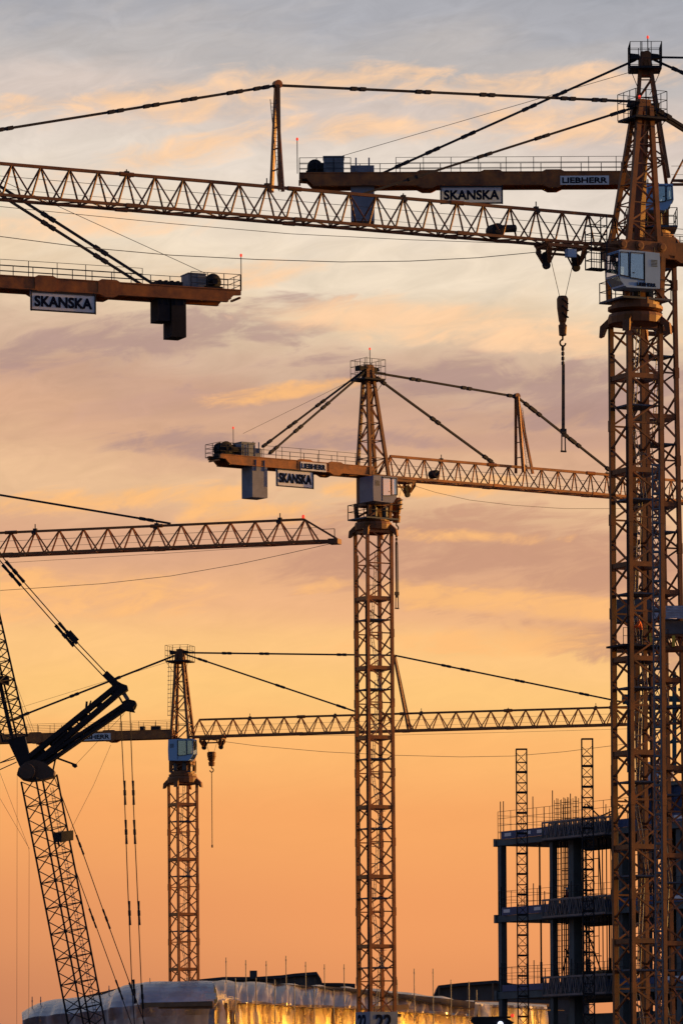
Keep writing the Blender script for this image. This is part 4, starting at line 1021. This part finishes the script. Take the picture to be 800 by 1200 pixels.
for (x0, y0, x1, y1, b) in ((648,1045,657,1015,1.2),(648,1120,658,1140,1.2),(650,1108,642,1140,1.2),(676,1120,690,1120,1.0),(643,1112,655,1126,1.4),(643,1020,662,1020,1.2),(643,1040,655,1040,1.3)):
    a0_, a1_ = Hface(x0), Hface(x1); MB().bar(HH(a0_, b, P(x0,y0,402-a0_*(-fd.y)).z), HH(a1_, b, P(x1,y1,402-a1_*(-fd.y)).z), .08).build('brace', BLK, Hroot)
# formwork trusses at the slab edges
Ta0 = Hface(648); Ta1 = Hface(722)
for fi, (zb_, zt_) in enumerate(FL[:3]):
    t_ = empty('formwork_truss', HH(Ta0, -.5, zb_), ['pale steel formwork truss at the edge of the top floor', 'pale steel formwork truss at the edge of the middle floor', 'pale steel formwork truss at the edge of the lowest visible floor'][fi], 'truss', 'formwork trusses on the slab edges')
    m = MB(); lo, hi_ = zb_+.05, zt_+.85; n = 14
    for b in (-.35, -1.0):
        for k in range(n):
            p0 = Ta0+(Ta1-Ta0)*k/n; p1 = Ta0+(Ta1-Ta0)*(k+1)/n
            m.bar(HH(p0, b, lo), HH((p0+p1)/2, b, hi_), .07); m.bar(HH((p0+p1)/2, b, hi_), HH(p1, b, lo), .07)
            if k % 3 == 0: m.bar(HH(p0, b, lo), HH(p0, b, hi_), .12)
    m.build('web', GAL, t_)
    for b in (-.35, -1.0):
        for z in (lo, hi_): MB().bar(HH(Ta0, b, z), HH(Ta1, b, z), .14).build('chord', GAL, t_)
    MB().box(HH((Ta0+Ta1)/2, -.68, lo-.16), fd, sd, Ta1-Ta0, .8, .06).build('deck', DRK, t_)
rc = random.Random(11)
for fi in range(3):
    zf = FL[fi][1]
    m = MB()
    for b_ in (4.5, 9.0):
        railing(m, [HH(1.0+b_*.2, b_, zf), HH(LA*.55, b_, zf)], 1.1+.2*(b_ > 5), 2.3, .03, 1)
    for k in range(26):
        a = rc.uniform(6, 24); b_ = rc.uniform(.6, 9); hh = rc.uniform(.8, 2.6); m.tube(HH(a, b_, zf), HH(a+rc.uniform(-.15, .15), b_, zf+hh), .035, 5)
    m.build('guard_rail', DRK, Hroot)
    for k in range(7):
        a = rc.uniform(4, 22); MB().tube(HH(a, rc.uniform(1.5, 8), zf), HH(a+.02, rc.uniform(1.5, 8), (FL[fi-1][0] if fi else zf+2.4)), .06, 6).build('steel_prop', BLK, Hroot)
for px_ in (646, 651, 655, 671, 679, 684, 700, 704, 711, 728, 741, 753):
    for fi in (1, 2):
        a = Hface(px_) ; b_ = .4 + (px_ % 5)*.5; MB().tube(HH(a, b_, FL[fi][1]), HH(a, b_, FL[fi-1][0]), .035+.01*(px_ % 3), 6).build('steel_prop', BLK, Hroot)
for fi in (1, 2):
    for px0, px1 in ((643, 657), (698, 712)):
        a0s, a1s = Hface(px0), Hface(px1); zl = FL[fi][1]; H_ = FL[fi-1][0]-zl; m = MB()
        for a in (a0s, a1s):
            for b_ in (2.2, 3.4): m.bar(HH(a, b_, zl), HH(a, b_, zl+H_), .07)
        for k in (.25, .5, .75):
            for b_ in (2.2, 3.4): m.bar(HH(a0s, b_, zl+H_*k), HH(a1s, b_, zl+H_*k), .06)
        for k in range(4): m.bar(HH(a0s if k % 2 else a1s, 2.2, zl+H_*k/4), HH(a1s if k % 2 else a0s, 2.2, zl+H_*(k+1)/4), .045)
        m.build('scaffold_tower', DRK, Hroot)
SPOT = [(0, 6.5, 1.6, 'low stack of timber boards on the top slab'), (0, 10.5, 1.8, 'second board stack on the top slab, nearer the tallest crane'), (1, 11.0, 1.6, 'stack of timber boards on the middle slab'), (1, 14.5, 2.0, 'block-shaped stack on the middle slab close to the tallest mast'),
        (2, 9.5, 1.8, 'stack of timber boards on the lowest visible slab'), (2, 13.0, 1.6, 'board stack on the lowest visible slab by the tallest mast')]
for fi, a, b_, lb_ in SPOT:
    zf = FL[fi][1]; n_ = rc.randint(4, 7); m = MB()
    for k in range(n_): m.box(HH(a+rc.uniform(-.08,.08), b_+rc.uniform(-.05,.05), zf+.12+.17*k), fd, sd, 2.2+rc.uniform(-.15,.15), 1.1, .15)
    for e in (-.8, .8): m.box(HH(a+e, b_, zf), fd, sd, .12, 1.1, .12)
    t_ = empty('board_stack', HH(a, b_, zf), lb_, 'board stack', 'board stacks on the slabs'); m.build('boards', TIMB, t_)
    MB().path([HH(a, b_-.57, zf), HH(a, b_-.57, zf+.14+.17*n_), HH(a, b_+.57, zf+.14+.17*n_)], .03, 4).build('strap', BLK, t_)
# people at work on the middle slab seen between the columns
def person(loc, yaw, h, label, jacket, lean=0.15, arm=.4):
    root = empty('person', loc, label, 'person', None)
    f = Vector((math.cos(yaw), math.sin(yaw), 0)); s = Vector((-f.y, f.x, 0)); loc = Vector(loc); k = h/1.8; Z = lambda z: Vector((0,0,z*k))
    v = [(0,0,.95),(lean*.5,0,1.2),(lean,0,1.42),(lean*1.05,0,1.52),(lean*1.15,0,1.66),  # spine 0-4
         (lean,.20,1.42),(lean+.12,.26,1.16),(lean+arm,.22,1.0+arm*.4), (lean,-.20,1.42),(lean+.10,-.27,1.15),(lean+arm*.9,-.2,1.05),
         (0,.10,.9),(.05,.12,.50),(0,.12,.06),(.14,.13,.03),(0,-.10,.9),(.0,-.13,.48),(-.08,-.13,.06),(.06,-.14,.03)]
    rr = [.16,.15,.16,.06,.10,.08,.055,.04,.08,.055,.04,.10,.07,.05,.04,.10,.07,.05,.04]
    ed = [(0,1),(1,2),(2,3),(3,4),(2,5),(5,6),(6,7),(2,8),(8,9),(9,10),(0,11),(11,12),(12,13),(13,14),(0,15),(15,16),(16,17),(17,18)]
    me = bpy.data.meshes.new('body'); me.from_pydata([tuple(f*(x*k)+s*(y*k)+Z(z)) for x,y,z in v], ed, [])
    ob = bpy.data.objects.new('body', me); C.objects.link(ob)
    sk = ob.modifiers.new('s','SKIN'); ob.modifiers.new('d','SUBSURF').levels = 1
    if not me.skin_vertices: pass
    for i, sv_ in enumerate(me.skin_vertices[0].data): sv_.radius = (rr[i]*k, rr[i]*k); sv_.use_root = (i == 0)
    dg = bpy.context.evaluated_depsgraph_get(); dg.update(); m2 = bpy.data.meshes.new_from_object(ob.evaluated_get(dg)); bpy.data.objects.remove(ob)
    m2.materials.clear(); m2.materials.append(jacket); m2.materials.append(TROU); m2.materials.append(SKIN)
    for p in m2.polygons:
        z = p.center.z/k; p.use_smooth = True
        p.material_index = 1 if z < .92 else (2 if z > 1.5 else 0)
    bo = bpy.data.objects.new('body', m2); C.objects.link(bo); bo.parent = root
    hc = loc + f*((lean*1.2)*k) + Z(1.70)
    MB().lathe(hc, [(.155*k, 0), (.13*k, .03*k), (.125*k, .08*k), (.09*k, .14*k), (.03*k, .165*k)], 12).build('helmet', HELM, root, smooth=True)
    return root
dkA = A.zr(757)
lp_ = MB(); lp_.box(A.L(0, 0, dkA-.12), axA, ayA, 3.3, 2.15, .12); railing(lp_, [A.O+axA*-1.6+ayA*-1.0+Z(dkA), A.O+axA*1.6+ayA*-1.0+Z(dkA)], 1.0, 1, .02, 1)
lp_.build('work_deck', DRK, A.root)
person(A.O - axA*.05 - ayA*.55 + Z(dkA), R(190), 1.8, 'worker in an orange hi-vis jacket on a landing inside the tallest crane mast', ORG)
a_ = Hface(652); person(HH(a_, 1.1, FL[1][1]), R(200), 1.8, 'worker in dark red jacket standing by the columns on the middle floor', mat('dark_red_cloth', (.25,.03,.03), .8))

# upper formwork on the top slab at the right: blue sheeted screens and dark deck
U = empty('wall_formwork', HH(Hface(725), 1.5, FL[0][1]), 'dark wall formwork with blue screens on the top slab at the right edge', 'formwork')
a0_ = Hface(727); a1_ = LA; zt_ = FL[0][1]
def zat(a, py, px): return P(px, py, (O_H+fd*a).y).z
zU1 = zat(Hface(790), 896, 790); zU2 = zat(Hface(750), 921, 750)
m = MB(); NN = 60
for i in range(NN):
    def q(i_, z): return HH(a0_+(a1_-a0_)*i_/NN, 1.2+.10*math.sin(i_*1.3)+.06*math.sin(i_*3.1), z)
    m.quad(q(i, zt_+.2), q(i+1, zt_+.2), q(i+1, zU2), q(i, zU2))
m.build('debris_screen', NET, U)
m = MB(); aR = Hface(776)
m.box(HH((aR+a1_)/2, 4, zU1-.5), fd, sd, a1_-aR, 6, .5); m.box(HH((aR+a1_)/2, 4, zU2), fd, sd, a1_-aR-.6, 5, zU1-zU2-.6)
m.box(HH(a0_+(aR-a0_)/2, 2.0, zU2), fd, sd, aR-a0_, 1.4, .25)
m.build('form_panel', DARKW, U)
m = MB()
for px_ in (731, 744, 757, 770, 788, 799): a = Hface(px_); m.bar(HH(a, 1.0, zt_), HH(a, 1.0, zU2+.1 if px_ < 775 else zU1), .12)
m.bar(HH(a0_, 1.0, zU2), HH(a1_, 1.0, zU2), .2); m.bar(HH(aR, .9, zU1-.2), HH(a1_, .9, zU1-.2), .3)
m.build('waling', TEAL, U)
m = MB(); 
for px_ in (733, 740): a = Hface(px_); m.box(HH(a, 1.05, zU2-1.5), fd, sd, 1.0, .04, 1.1)
m.build('notice_board', SIGNW, U)
m = MB(); a = Hface(742); m.box(HH(a, 2.2, zU2+.3), fd, sd, 2.4, 1.2, 1.3); m.box(HH(a-.2, 2.2, zU2+1.6), fd, sd, 1.6, 1.0, .35)
tag(m.build('site_generator', CORR, loc=HH(a, 2.2, zU2+.3)), 'grey box-shaped site generator above the blue screens behind the tallest mast', 'generator')
# teal steel portal frame above
Tf = empty('steel_portal', HH(Hface(737), 3, zU1), 'dark teal steel portal of posts and beams rising behind the masts at the right edge', 'steel frame')
m = MB(); Yp = 372
for px_, y0_, y1_ in ((736.5, 822, 905), (789.5, 792, 900), (806, 800, 900)):
    m = MB(); m.bar(P(px_, y1_, Yp), P(px_, y0_, Yp), .24, .3); m.lathe(P(px_, y0_, Yp), [(.16, 0), (.16, .2), (.05, .35)], 8); m.build('post', TEAL, Tf)
for (x0, y0, x1, y1, wd) in ((728, 817, 812, 820, .42), (794, 808, 812, 809, .2), (729, 823, 740, 822, .3), (770, 829, 812, 830, .2), (770, 872, 812, 867, .16)):
    MB().bar(P(x0, y0, Yp+.3), P(x1, y1, Yp+.3), .2, wd).build('beam', TEAL, Tf)
MB().bar(P(775, 878, Yp), P(812, 845, Yp), .12).build('brace', TEAL, Tf); MB().bar(P(729,818,Yp), P(738,830,Yp), .14).build('brace', TEAL, Tf)

# hoist platform with corrugated cladding beside mast B
Pf = empty('climbing_platform', P(790, 765, 338), 'platform with grey corrugated cladding on a lattice beam at the right edge, halfway up', 'platform')
m = MB(); Yq = 338; x0, x1 = 762, 850
n = 24
z1_, z0_ = P(775, 712, Yq).z, P(775, 727, Yq).z
for k in range(n):
    za = z0_+(z1_-z0_)*k/n; zb2 = z0_+(z1_-z0_)*(k+1)/n; xa = P(x0, 720, Yq).x; xb = P(x1, 720, Yq).x
    off = .06 if k % 3 == 0 else 0.0; off2 = .06 if (k+1) % 3 == 0 else 0.0
    m.quad((xa, Yq-1.2-off, za), (xb, Yq-1.2-off-3*0, za), (xb, Yq-1.2-off2, zb2), (xa, Yq-1.2-off2, zb2))
m.quad((xa, Yq-1.2, z1_), (xb, Yq-1.2, z1_), (xb, Yq+2, z1_+.1), (xa, Yq+2, z1_+.1))
m.build('corrugated_cladding', CORR, Pf)
m = MB().box(P(742, 730, Yq+1), (1,0,0), (0,1,0), 2.3, 1.4, 1.5); m.box(P(802, 744, Yq), (1,0,0), (0,1,0), 3.2, 1.6, .85); m.build('machine_box', mat('dusty_grey', (.10,.10,.12), .7), Pf)
m = MB(); za, zb2 = P(780, 746, Yq).z, P(780, 759, Yq).z
for dy in (-.8, .8):
    for k in range(9):
        xx = P(768+k*9, 750, Yq).x; xn = P(777+k*9, 750, Yq).x
        m.bar((xx, Yq+dy, zb2), ((xx+xn)/2, Yq+dy, za), .09); m.bar(((xx+xn)/2, Yq+dy, za), (xn, Yq+dy, zb2), .09)
    m.bar((P(722,760,Yq).x, Yq+dy, zb2-.1), (P(850,760,Yq).x, Yq+dy, zb2-.1), .2, .28); m.bar((P(766,746,Yq).x, Yq+dy, za), (P(850,746,Yq).x, Yq+dy, za), .12)
m.build('lattice_beam', YEL2, Pf)
MB().bar(P(788.5, 745, Yq-1), P(788.5, 758, Yq-1), .2).bar(P(757,728,Yq-1), P(757,756,Yq-1), .14).bar(P(761,742,Yq-1), P(763,758,Yq-1), .14).build('marker_strip', mat('marker_yellow', (.8,.55,.05), .6), Pf)

# slender lattice masts standing in front of the frame, and the grey hoist mast before mast A
def slim(px, ytop, Y, wd, label, m_, step=.75, group='slim lattice masts along the frame building'):
    b0 = P(px, 1100, Y); z1 = P(px, ytop, Y).z; root = empty('hoist_mast', (b0.x, b0.y, 0), label, 'hoist mast', group)
    h = wd/2; c = [Vector((b0.x+a*h, b0.y+b*h, 0)) for a, b in ((-1,-1),(1,-1),(1,1),(-1,1))]
    for q in c: MB().bar(q, q+Z(z1), .075).build('leg', m_, root)
    b = MB(); z = 0; k = 0
    while z + step <= z1+.01:
        for f in range(4):
            i, j = (f, (f+1) % 4) if k % 2 else ((f+1) % 4, f); b.bar(c[i]+Z(z), c[j]+Z(z+step), .045); b.bar(c[f]+Z(z), c[(f+1)%4]+Z(z), .05)
            if k % 2 == 0: b.bar(c[f]+Z(z+.06), c[(f+1)%4]+Z(z+.06), .09)
        z += step; k += 1
    for f in range(4): b.bar(c[f]+Z(z1), c[(f+1)%4]+Z(z1), .07)
    b.build('bracing', m_, root); return root
slim(612, 878, 392, .80, 'shorter of the two dark slim lattice masts, nearer the building corner', BLK, .78)
slim(689, 866, 386, .82, 'taller of the two dark slim lattice masts, just left of the tallest crane', BLK, .78)
slim(771.5, 545, 316, .42, 'narrow grey hoist mast beside the front right leg of the tallest crane', GAL, .9, None)

# ================================================================== W: wrapped building at the bottom
def ripple(x, seed=0):
    r = random.Random(int(x*7)+seed); return r.random()
Wd = empty('wrapped_building', (P(250, 1200, 488).x, 488, 0), 'long roof wrapped in crumpled plastic sheeting along the bottom, glowing gold on its right', 'building')
def cloth(name, m_, top, eave, drop, parent, nx=260, pleat=.35, wl=.9, fold=0.0, thick=1.6, crum=.25, seed=1):
    """sheeting: roof line -> eave line -> foot; top/eave are lists of (px, py, Y); drop in metres"""
    rnd = random.Random(seed)
    def interp(l, t):
        n = len(l)-1; i = min(int(t*n), n-1); f = t*n-i; a = P(*l[i]); b = P(*l[i+1]); return a.lerp(b, f)
    ph = [rnd.random()*6.28 for _ in range(8)]; ks = [rnd.uniform(.6, 1.6) for _ in range(8)]
    mb = MB(); rows = []
    prof = [(0, 0.0), (.25, .12), (.5, .25), (.75, .55), (1.0, 1.0)]
    L_ = (interp(eave, 1)-interp(eave, 0)).length
    pos = 0; saw = []
    # irregular pleats: sawtooth with random widths and depths
    x = 0; segs = []
    while x < L_: w_ = rnd.uniform(.35, 1.5)*wl; segs.append((x, w_, w_*rnd.uniform(.45, 1.35), rnd.uniform(.15, .5))); x += w_
    def pl(x):
        for (a, w_, d_, sk) in segs:
            if a <= x < a+w_:
                t = (x-a)/w_; return d_*(t/sk if t < sk else (1-t)/(1-sk))
        return 0
    nrm = (interp(eave, 1)-interp(eave, 0)); nrm.z = 0; nrm.normalize(); nrm = Vector((nrm.y, -nrm.x, 0))
    nr1, nr2 = 7, 9
    for i in range(nx+1):
        t = i/nx; T_ = interp(top, t); E_ = interp(eave, t); xx = t*L_
        row = []
        for j in range(nr1):
            q = j/(nr1-1); p = T_.lerp(E_, q); bulge = math.sin(q*math.pi*.5)
            p = T_ + (E_-T_)*q; p.z = T_.z + (E_.z-T_.z)*(q**1.8)
            p += nrm*(crum*(math.sin(xx*ks[0]*1.7+ph[0]+q*2)*.4 + math.sin(xx*ks[1]*3.1+ph[1]-q*3)*.3 + pl(xx*1.0+q*.8)*.7)*q)
            p.z += crum*.12*(math.sin(xx*ks[2]*.9+ph[2]) + .6*math.sin(xx*ks[3]*2.3+ph[3]+q*4))
            row.append(p)
        for j in range(1, nr2):
            q = j/(nr2-1); p = E_ - Vector((0, 0, drop*q)) - nrm*.12
            amp = pleat*(.5+.5*min(1, q*5))
            p += nrm*(amp*(pl(xx + .35*math.sin(q*3+ph[4]) + .12*math.sin(xx*.7)*q*2) - .3) + .15*math.sin(xx*ks[5]*.35+ph[5]))
            row.append(p)
        rows.append(row)
    base = len(mb.v)
    for r_ in rows: mb.v += [tuple(p) for p in r_]
    m0 = len(rows[0])
    for i in range(nx):
        for j in range(m0-1): a = base+i*m0+j; mb.f.append((a, a+1, a+m0+1, a+m0))
    return mb.build(name, m_, parent)
cloth('sheeting', SHEET, [(251,1149,500),(300,1151,505),(350,1154,510),(400,1157,515),(450,1160,520),(500,1166,525),(556,1174,530)],
      [(251,1172,489),(300,1174,494),(350,1177,499),(400,1179,504),(450,1182,509),(500,1185,514),(556,1189,519)], 9, Wd, nx=1300, pleat=1.3, wl=.75, crum=.65, seed=5)
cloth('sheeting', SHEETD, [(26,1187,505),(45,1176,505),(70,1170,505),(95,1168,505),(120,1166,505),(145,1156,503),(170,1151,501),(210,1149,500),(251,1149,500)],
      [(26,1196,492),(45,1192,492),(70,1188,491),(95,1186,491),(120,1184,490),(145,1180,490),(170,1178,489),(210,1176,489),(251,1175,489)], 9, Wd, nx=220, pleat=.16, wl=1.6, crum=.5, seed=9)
# back of the roof so that the volume is closed from other sides
bk = MB(); tl = [P(26,1187,505), P(95,1168,505), P(170,1151,501), P(251,1149,500), P(400,1157,509), P(556,1174,518)]
for a, b in zip(tl[:-1], tl[1:]):
    bk.quad(a, b, b+Vector((3,12,-2)), a+Vector((3,12,-2))); bk.quad(a+Vector((3,12,-2)), b+Vector((3,12,-2)), Vector((b.x+3,b.y+12,0)), Vector((a.x+3,a.y+12,0)))
bk.build('rear_roof', SHEETD, Wd)
m = MB(); m.bar(P(165,1178,487), P(250,1176,486.5), .3, .45); m.bar(P(186,1180,487), P(250,1180,486.8), .2, .35)
m.build('ledger_board', TIMB, Wd)
MB().box(P(247,1171,487), (1,0,0), (0,1,0), 1.0, .05, .6).build('notice', SIGNW, Wd)
m = MB(); m.bar(P(438,1182,500), P(478,1180,502), .3, .5); m.bar(P(418,1190,498), P(470,1190,498), .2, .3); m.build('ledger_board', TIMB, Wd)
# scaffold poles: each a thing
pl_ = [(265,1122,1152,498),(288,1125,1155,499),(312,1126,1156,500),(335,1120,1156,502),(358,1127,1158,503),(380,1130,1160,504),(403,1130,1163,505),(465,1148,1166,506),(485,1135,1168,506),(507,1135,1170,507),(528,1148,1175,508),(549,1150,1178,508),(558,1160,1200,509),
       (276,1146,1172,489),(300,1146,1176,491),(322,1148,1176,493),(345,1152,1178,494),(368,1156,1180,495),(391,1160,1182,496),(38,1168,1190,498),(48,1168,1186,499),(128,1155,1172,498),(176,1146,1160,499)]
ORD = 'first second third fourth fifth sixth seventh eighth ninth tenth eleventh twelfth thirteenth fourteenth'.split()
rid = sorted([q for q in pl_ if q[3] >= 498 and q[0] > 250 and q[1] < 1161], key=lambda q: q[0]); eav = sorted([q for q in pl_ if 250 < q[0] < 400 and q[3] < 498], key=lambda q: q[0]); lef = sorted([q for q in pl_ if q[0] < 250], key=lambda q: q[0])
for (x, y0, y1, Y) in pl_:
    q_ = (x, y0, y1, Y)
    lb_ = next('%s scaffold pole from the left %s' % (ORD[l.index(q_)], w_) for l, w_ in ((rid, 'in the tall row behind the gold-lit sheeting'), (eav, 'in the short row in front of the gold-lit sheeting'), (lef, 'over the dark left part of the wrapped roof')) if q_ in l)
    lo = P(x, y1+30, Y); hi_ = P(x, y0, Y); m = MB().tube((hi_.x, hi_.y, lo.z), hi_, .045, 6); m.tube((hi_.x, hi_.y, hi_.z-.5), (hi_.x, hi_.y, hi_.z-.35), .07, 6)
    tag(m.build('scaffold_pole', GAL, loc=(hi_.x, hi_.y, lo.z)), lb_, 'scaffold pole', 'scaffold poles along the wrapped roof')

# sheeted hoarding further right, behind the frame's corner column
Hd = empty('sheeted_hoarding', (P(600, 1200, 470).x, 470, 0), 'hoarding of hanging gold-lit sheets behind the corner column of the frame building', 'hoarding')
cloth('sheeting', SHEET, [(556,1174,478),(600,1175,480),(640,1178,482)], [(556,1177,470),(600,1178,472),(640,1180,474)], 9, Hd, nx=120, pleat=.75, wl=1.3, crum=.1, seed=21)
MB().bar(P(556,1174,477), P(642,1178,481), .25).build('top_rail', TIMB, Hd)

# work lamps burning inside the sheeted scaffold, seen only as the glow in the folds
def inside_lamps(line, n, parent, w, behind, down):
    for k in range(n):
        t = (k+.5)/n*(len(line)-1); i = min(int(t), len(line)-2); p = P(*line[i]).lerp(P(*line[i+1]), t-i)
        ld = bpy.data.lights.new('inside_lamp', 'POINT'); ld.energy = w*(.45+1.1*((k*7) % 5)/4); ld.color = (1, .50, .06); ld.shadow_soft_size = .12
        lo_ = bpy.data.objects.new('inside_lamp', ld); C.objects.link(lo_); lo_.location = p + Vector((-.2, behind, -down-.3*(k % 3))) - Vector(parent.location); lo_.parent = parent
def glow_baffle(line, n, parent, seed):  # unseen battens and deck, added to streak the glow and hold it down
    r_ = random.Random(seed); m = MB(); A_ = P(*line[0]); B_ = P(*line[-1]); L_ = (B_-A_).length
    def at_(x):
        t = x/L_*(len(line)-1); i = min(int(t), len(line)-2); return P(*line[i]).lerp(P(*line[i+1]), t-i)
    pts = [at_(L_*k/n) for k in range(n+1)]
    for a, b in zip(pts[:-1], pts[1:]):
        for (bh, dz, w_, h_) in ((3.6, -.25, 6.8, .06), (.5, -2.9, .08, .10)): m.bar(a+Vector((-.1, bh, dz)), b+Vector((-.1, bh, dz)), w_, h_, side=(0, 1, 0))
    x = .2
    while x < L_:
        p = at_(x); w_ = r_.choice((.07, .12, .2, .3, .42)); m.box(p + Vector((-.1, r_.uniform(.38, .5), -6)), (1,0,0), (0,1,0), w_, .06, 5.8); x += w_ + r_.uniform(.12, .6)
    return m.build('glow_baffle', TIMB, parent)
glow_baffle([(256,1172,489),(300,1174,494),(350,1177,499),(400,1179,504),(450,1182,509),(500,1185,514),(552,1189,519)], 12, Wd, 3)
glow_baffle([(558,1177,470),(600,1178,472),(640,1180,474)], 4, Hd, 4)
inside_lamps([(256,1172,489),(300,1174,494),(350,1177,499),(400,1179,504),(450,1182,509),(500,1185,514),(552,1189,519)], 17, Wd, 520, 1.5, 2.1)
inside_lamps([(558,1177,470),(600,1178,472),(640,1180,474)], 4, Hd, 260, 1.5, 1.8)

# ================================================================== dark roofs behind
def roof_building(pts, Y, depth, label, name='dark_roofed_building', ybase=1235):
    c = P(pts[0][0], ybase, Y); root = empty(name, (c.x, c.y, 0), label, 'building', 'dark roofs behind the wrapped building')
    top = [P(x, y, Y) for x, y in pts]
    wall = [Vector((top[0].x, Y, 0)), Vector((top[-1].x, Y, 0))] + [Vector((q.x, q.y, q.z-.35)) for q in reversed(top)]
    MB().prism(wall, Vector((0, depth, 0))).build('wall', WALLM, root)
    r = MB()
    for a, b in zip(top[:-1], top[1:]):
        r.hexa([a+Vector((0,-.8,-.35)), b+Vector((0,-.8,-.35)), b+Vector((0,depth+.5,-.35)), a+Vector((0,depth+.5,-.35)), a+Vector((0,-.8,0)), b+Vector((0,-.8,0)), b+Vector((0,depth+.5,0)), a+Vector((0,depth+.5,0))])
    r.build('roof', ROOFM, root)
    return root
rb = roof_building([(222,1149),(262,1145),(300,1145),(330,1143),(345,1141),(371,1139),(376,1147),(379,1156)], 600, 14, 'low dark pitched roof rising behind the left of the wrapped building')
MB().box(P(297,1147,599), (1,0,0), (0,1,0), .85, .9, .95).build('chimney', ROOFM, rb)
m = MB()
for k in range(9): m.bar(P(305+8*k, 1146, 599.0), P(305+8*k, 1152, 599.0), .06)
m.build('rafter', TIMB, rb)
roof_building([(372,1152),(398,1152),(416,1153)], 606, 10, 'flat dark parapet roof right of the pitched roof')
rb = roof_building([(508,1167),(513,1155),(540,1152),(580,1149),(600,1153),(640,1160),(690,1170)], 590, 14, 'dark hipped hall roof behind the corner of the frame building')
m = MB()
for x in (514, 548, 577, 590): m.bar(P(x, 1156 if x < 560 else 1152, 588.9), P(x, 1176, 588.9), .16)
m.build('wall_post', TIMB, rb)

# ================================================================== work lamp at the bottom edge
FY = 250
c = P(586, 1205, FY); lampr = empty('work_lamp', (c.x, c.y, 0), 'dark work lamp housing with a white lit lens and red tip at the bottom edge', 'lamp')
m = MB(); m.prism([P(x, y, FY) for x, y in ((551,1195),(556,1192),(583,1193),(590,1192),(602,1198),(594,1204),(560,1206))], Vector((0, 1.1, 0)))
m.bar(P(552,1193,FY), P(598,1192,FY), .1); m.tube((c.x, c.y+.5, 0), (c.x, c.y+.5, c.z), .14, 8); m.build('housing', BLK, lampr)
MB().lathe(P(586, 1200, FY-.1), [(.05, -.02), (.14, 0), (.12, .12)], 14, axis=(0, 1, 0)).build('lens', emit('lamp_white', (.75, .8, 1), 1.6), lampr)
MB().lathe(P(600, 1192, FY), [(.05, 0), (.08, .03), (.08, .12), (.03, .16)], 8).build('marker_light', RED, lampr)
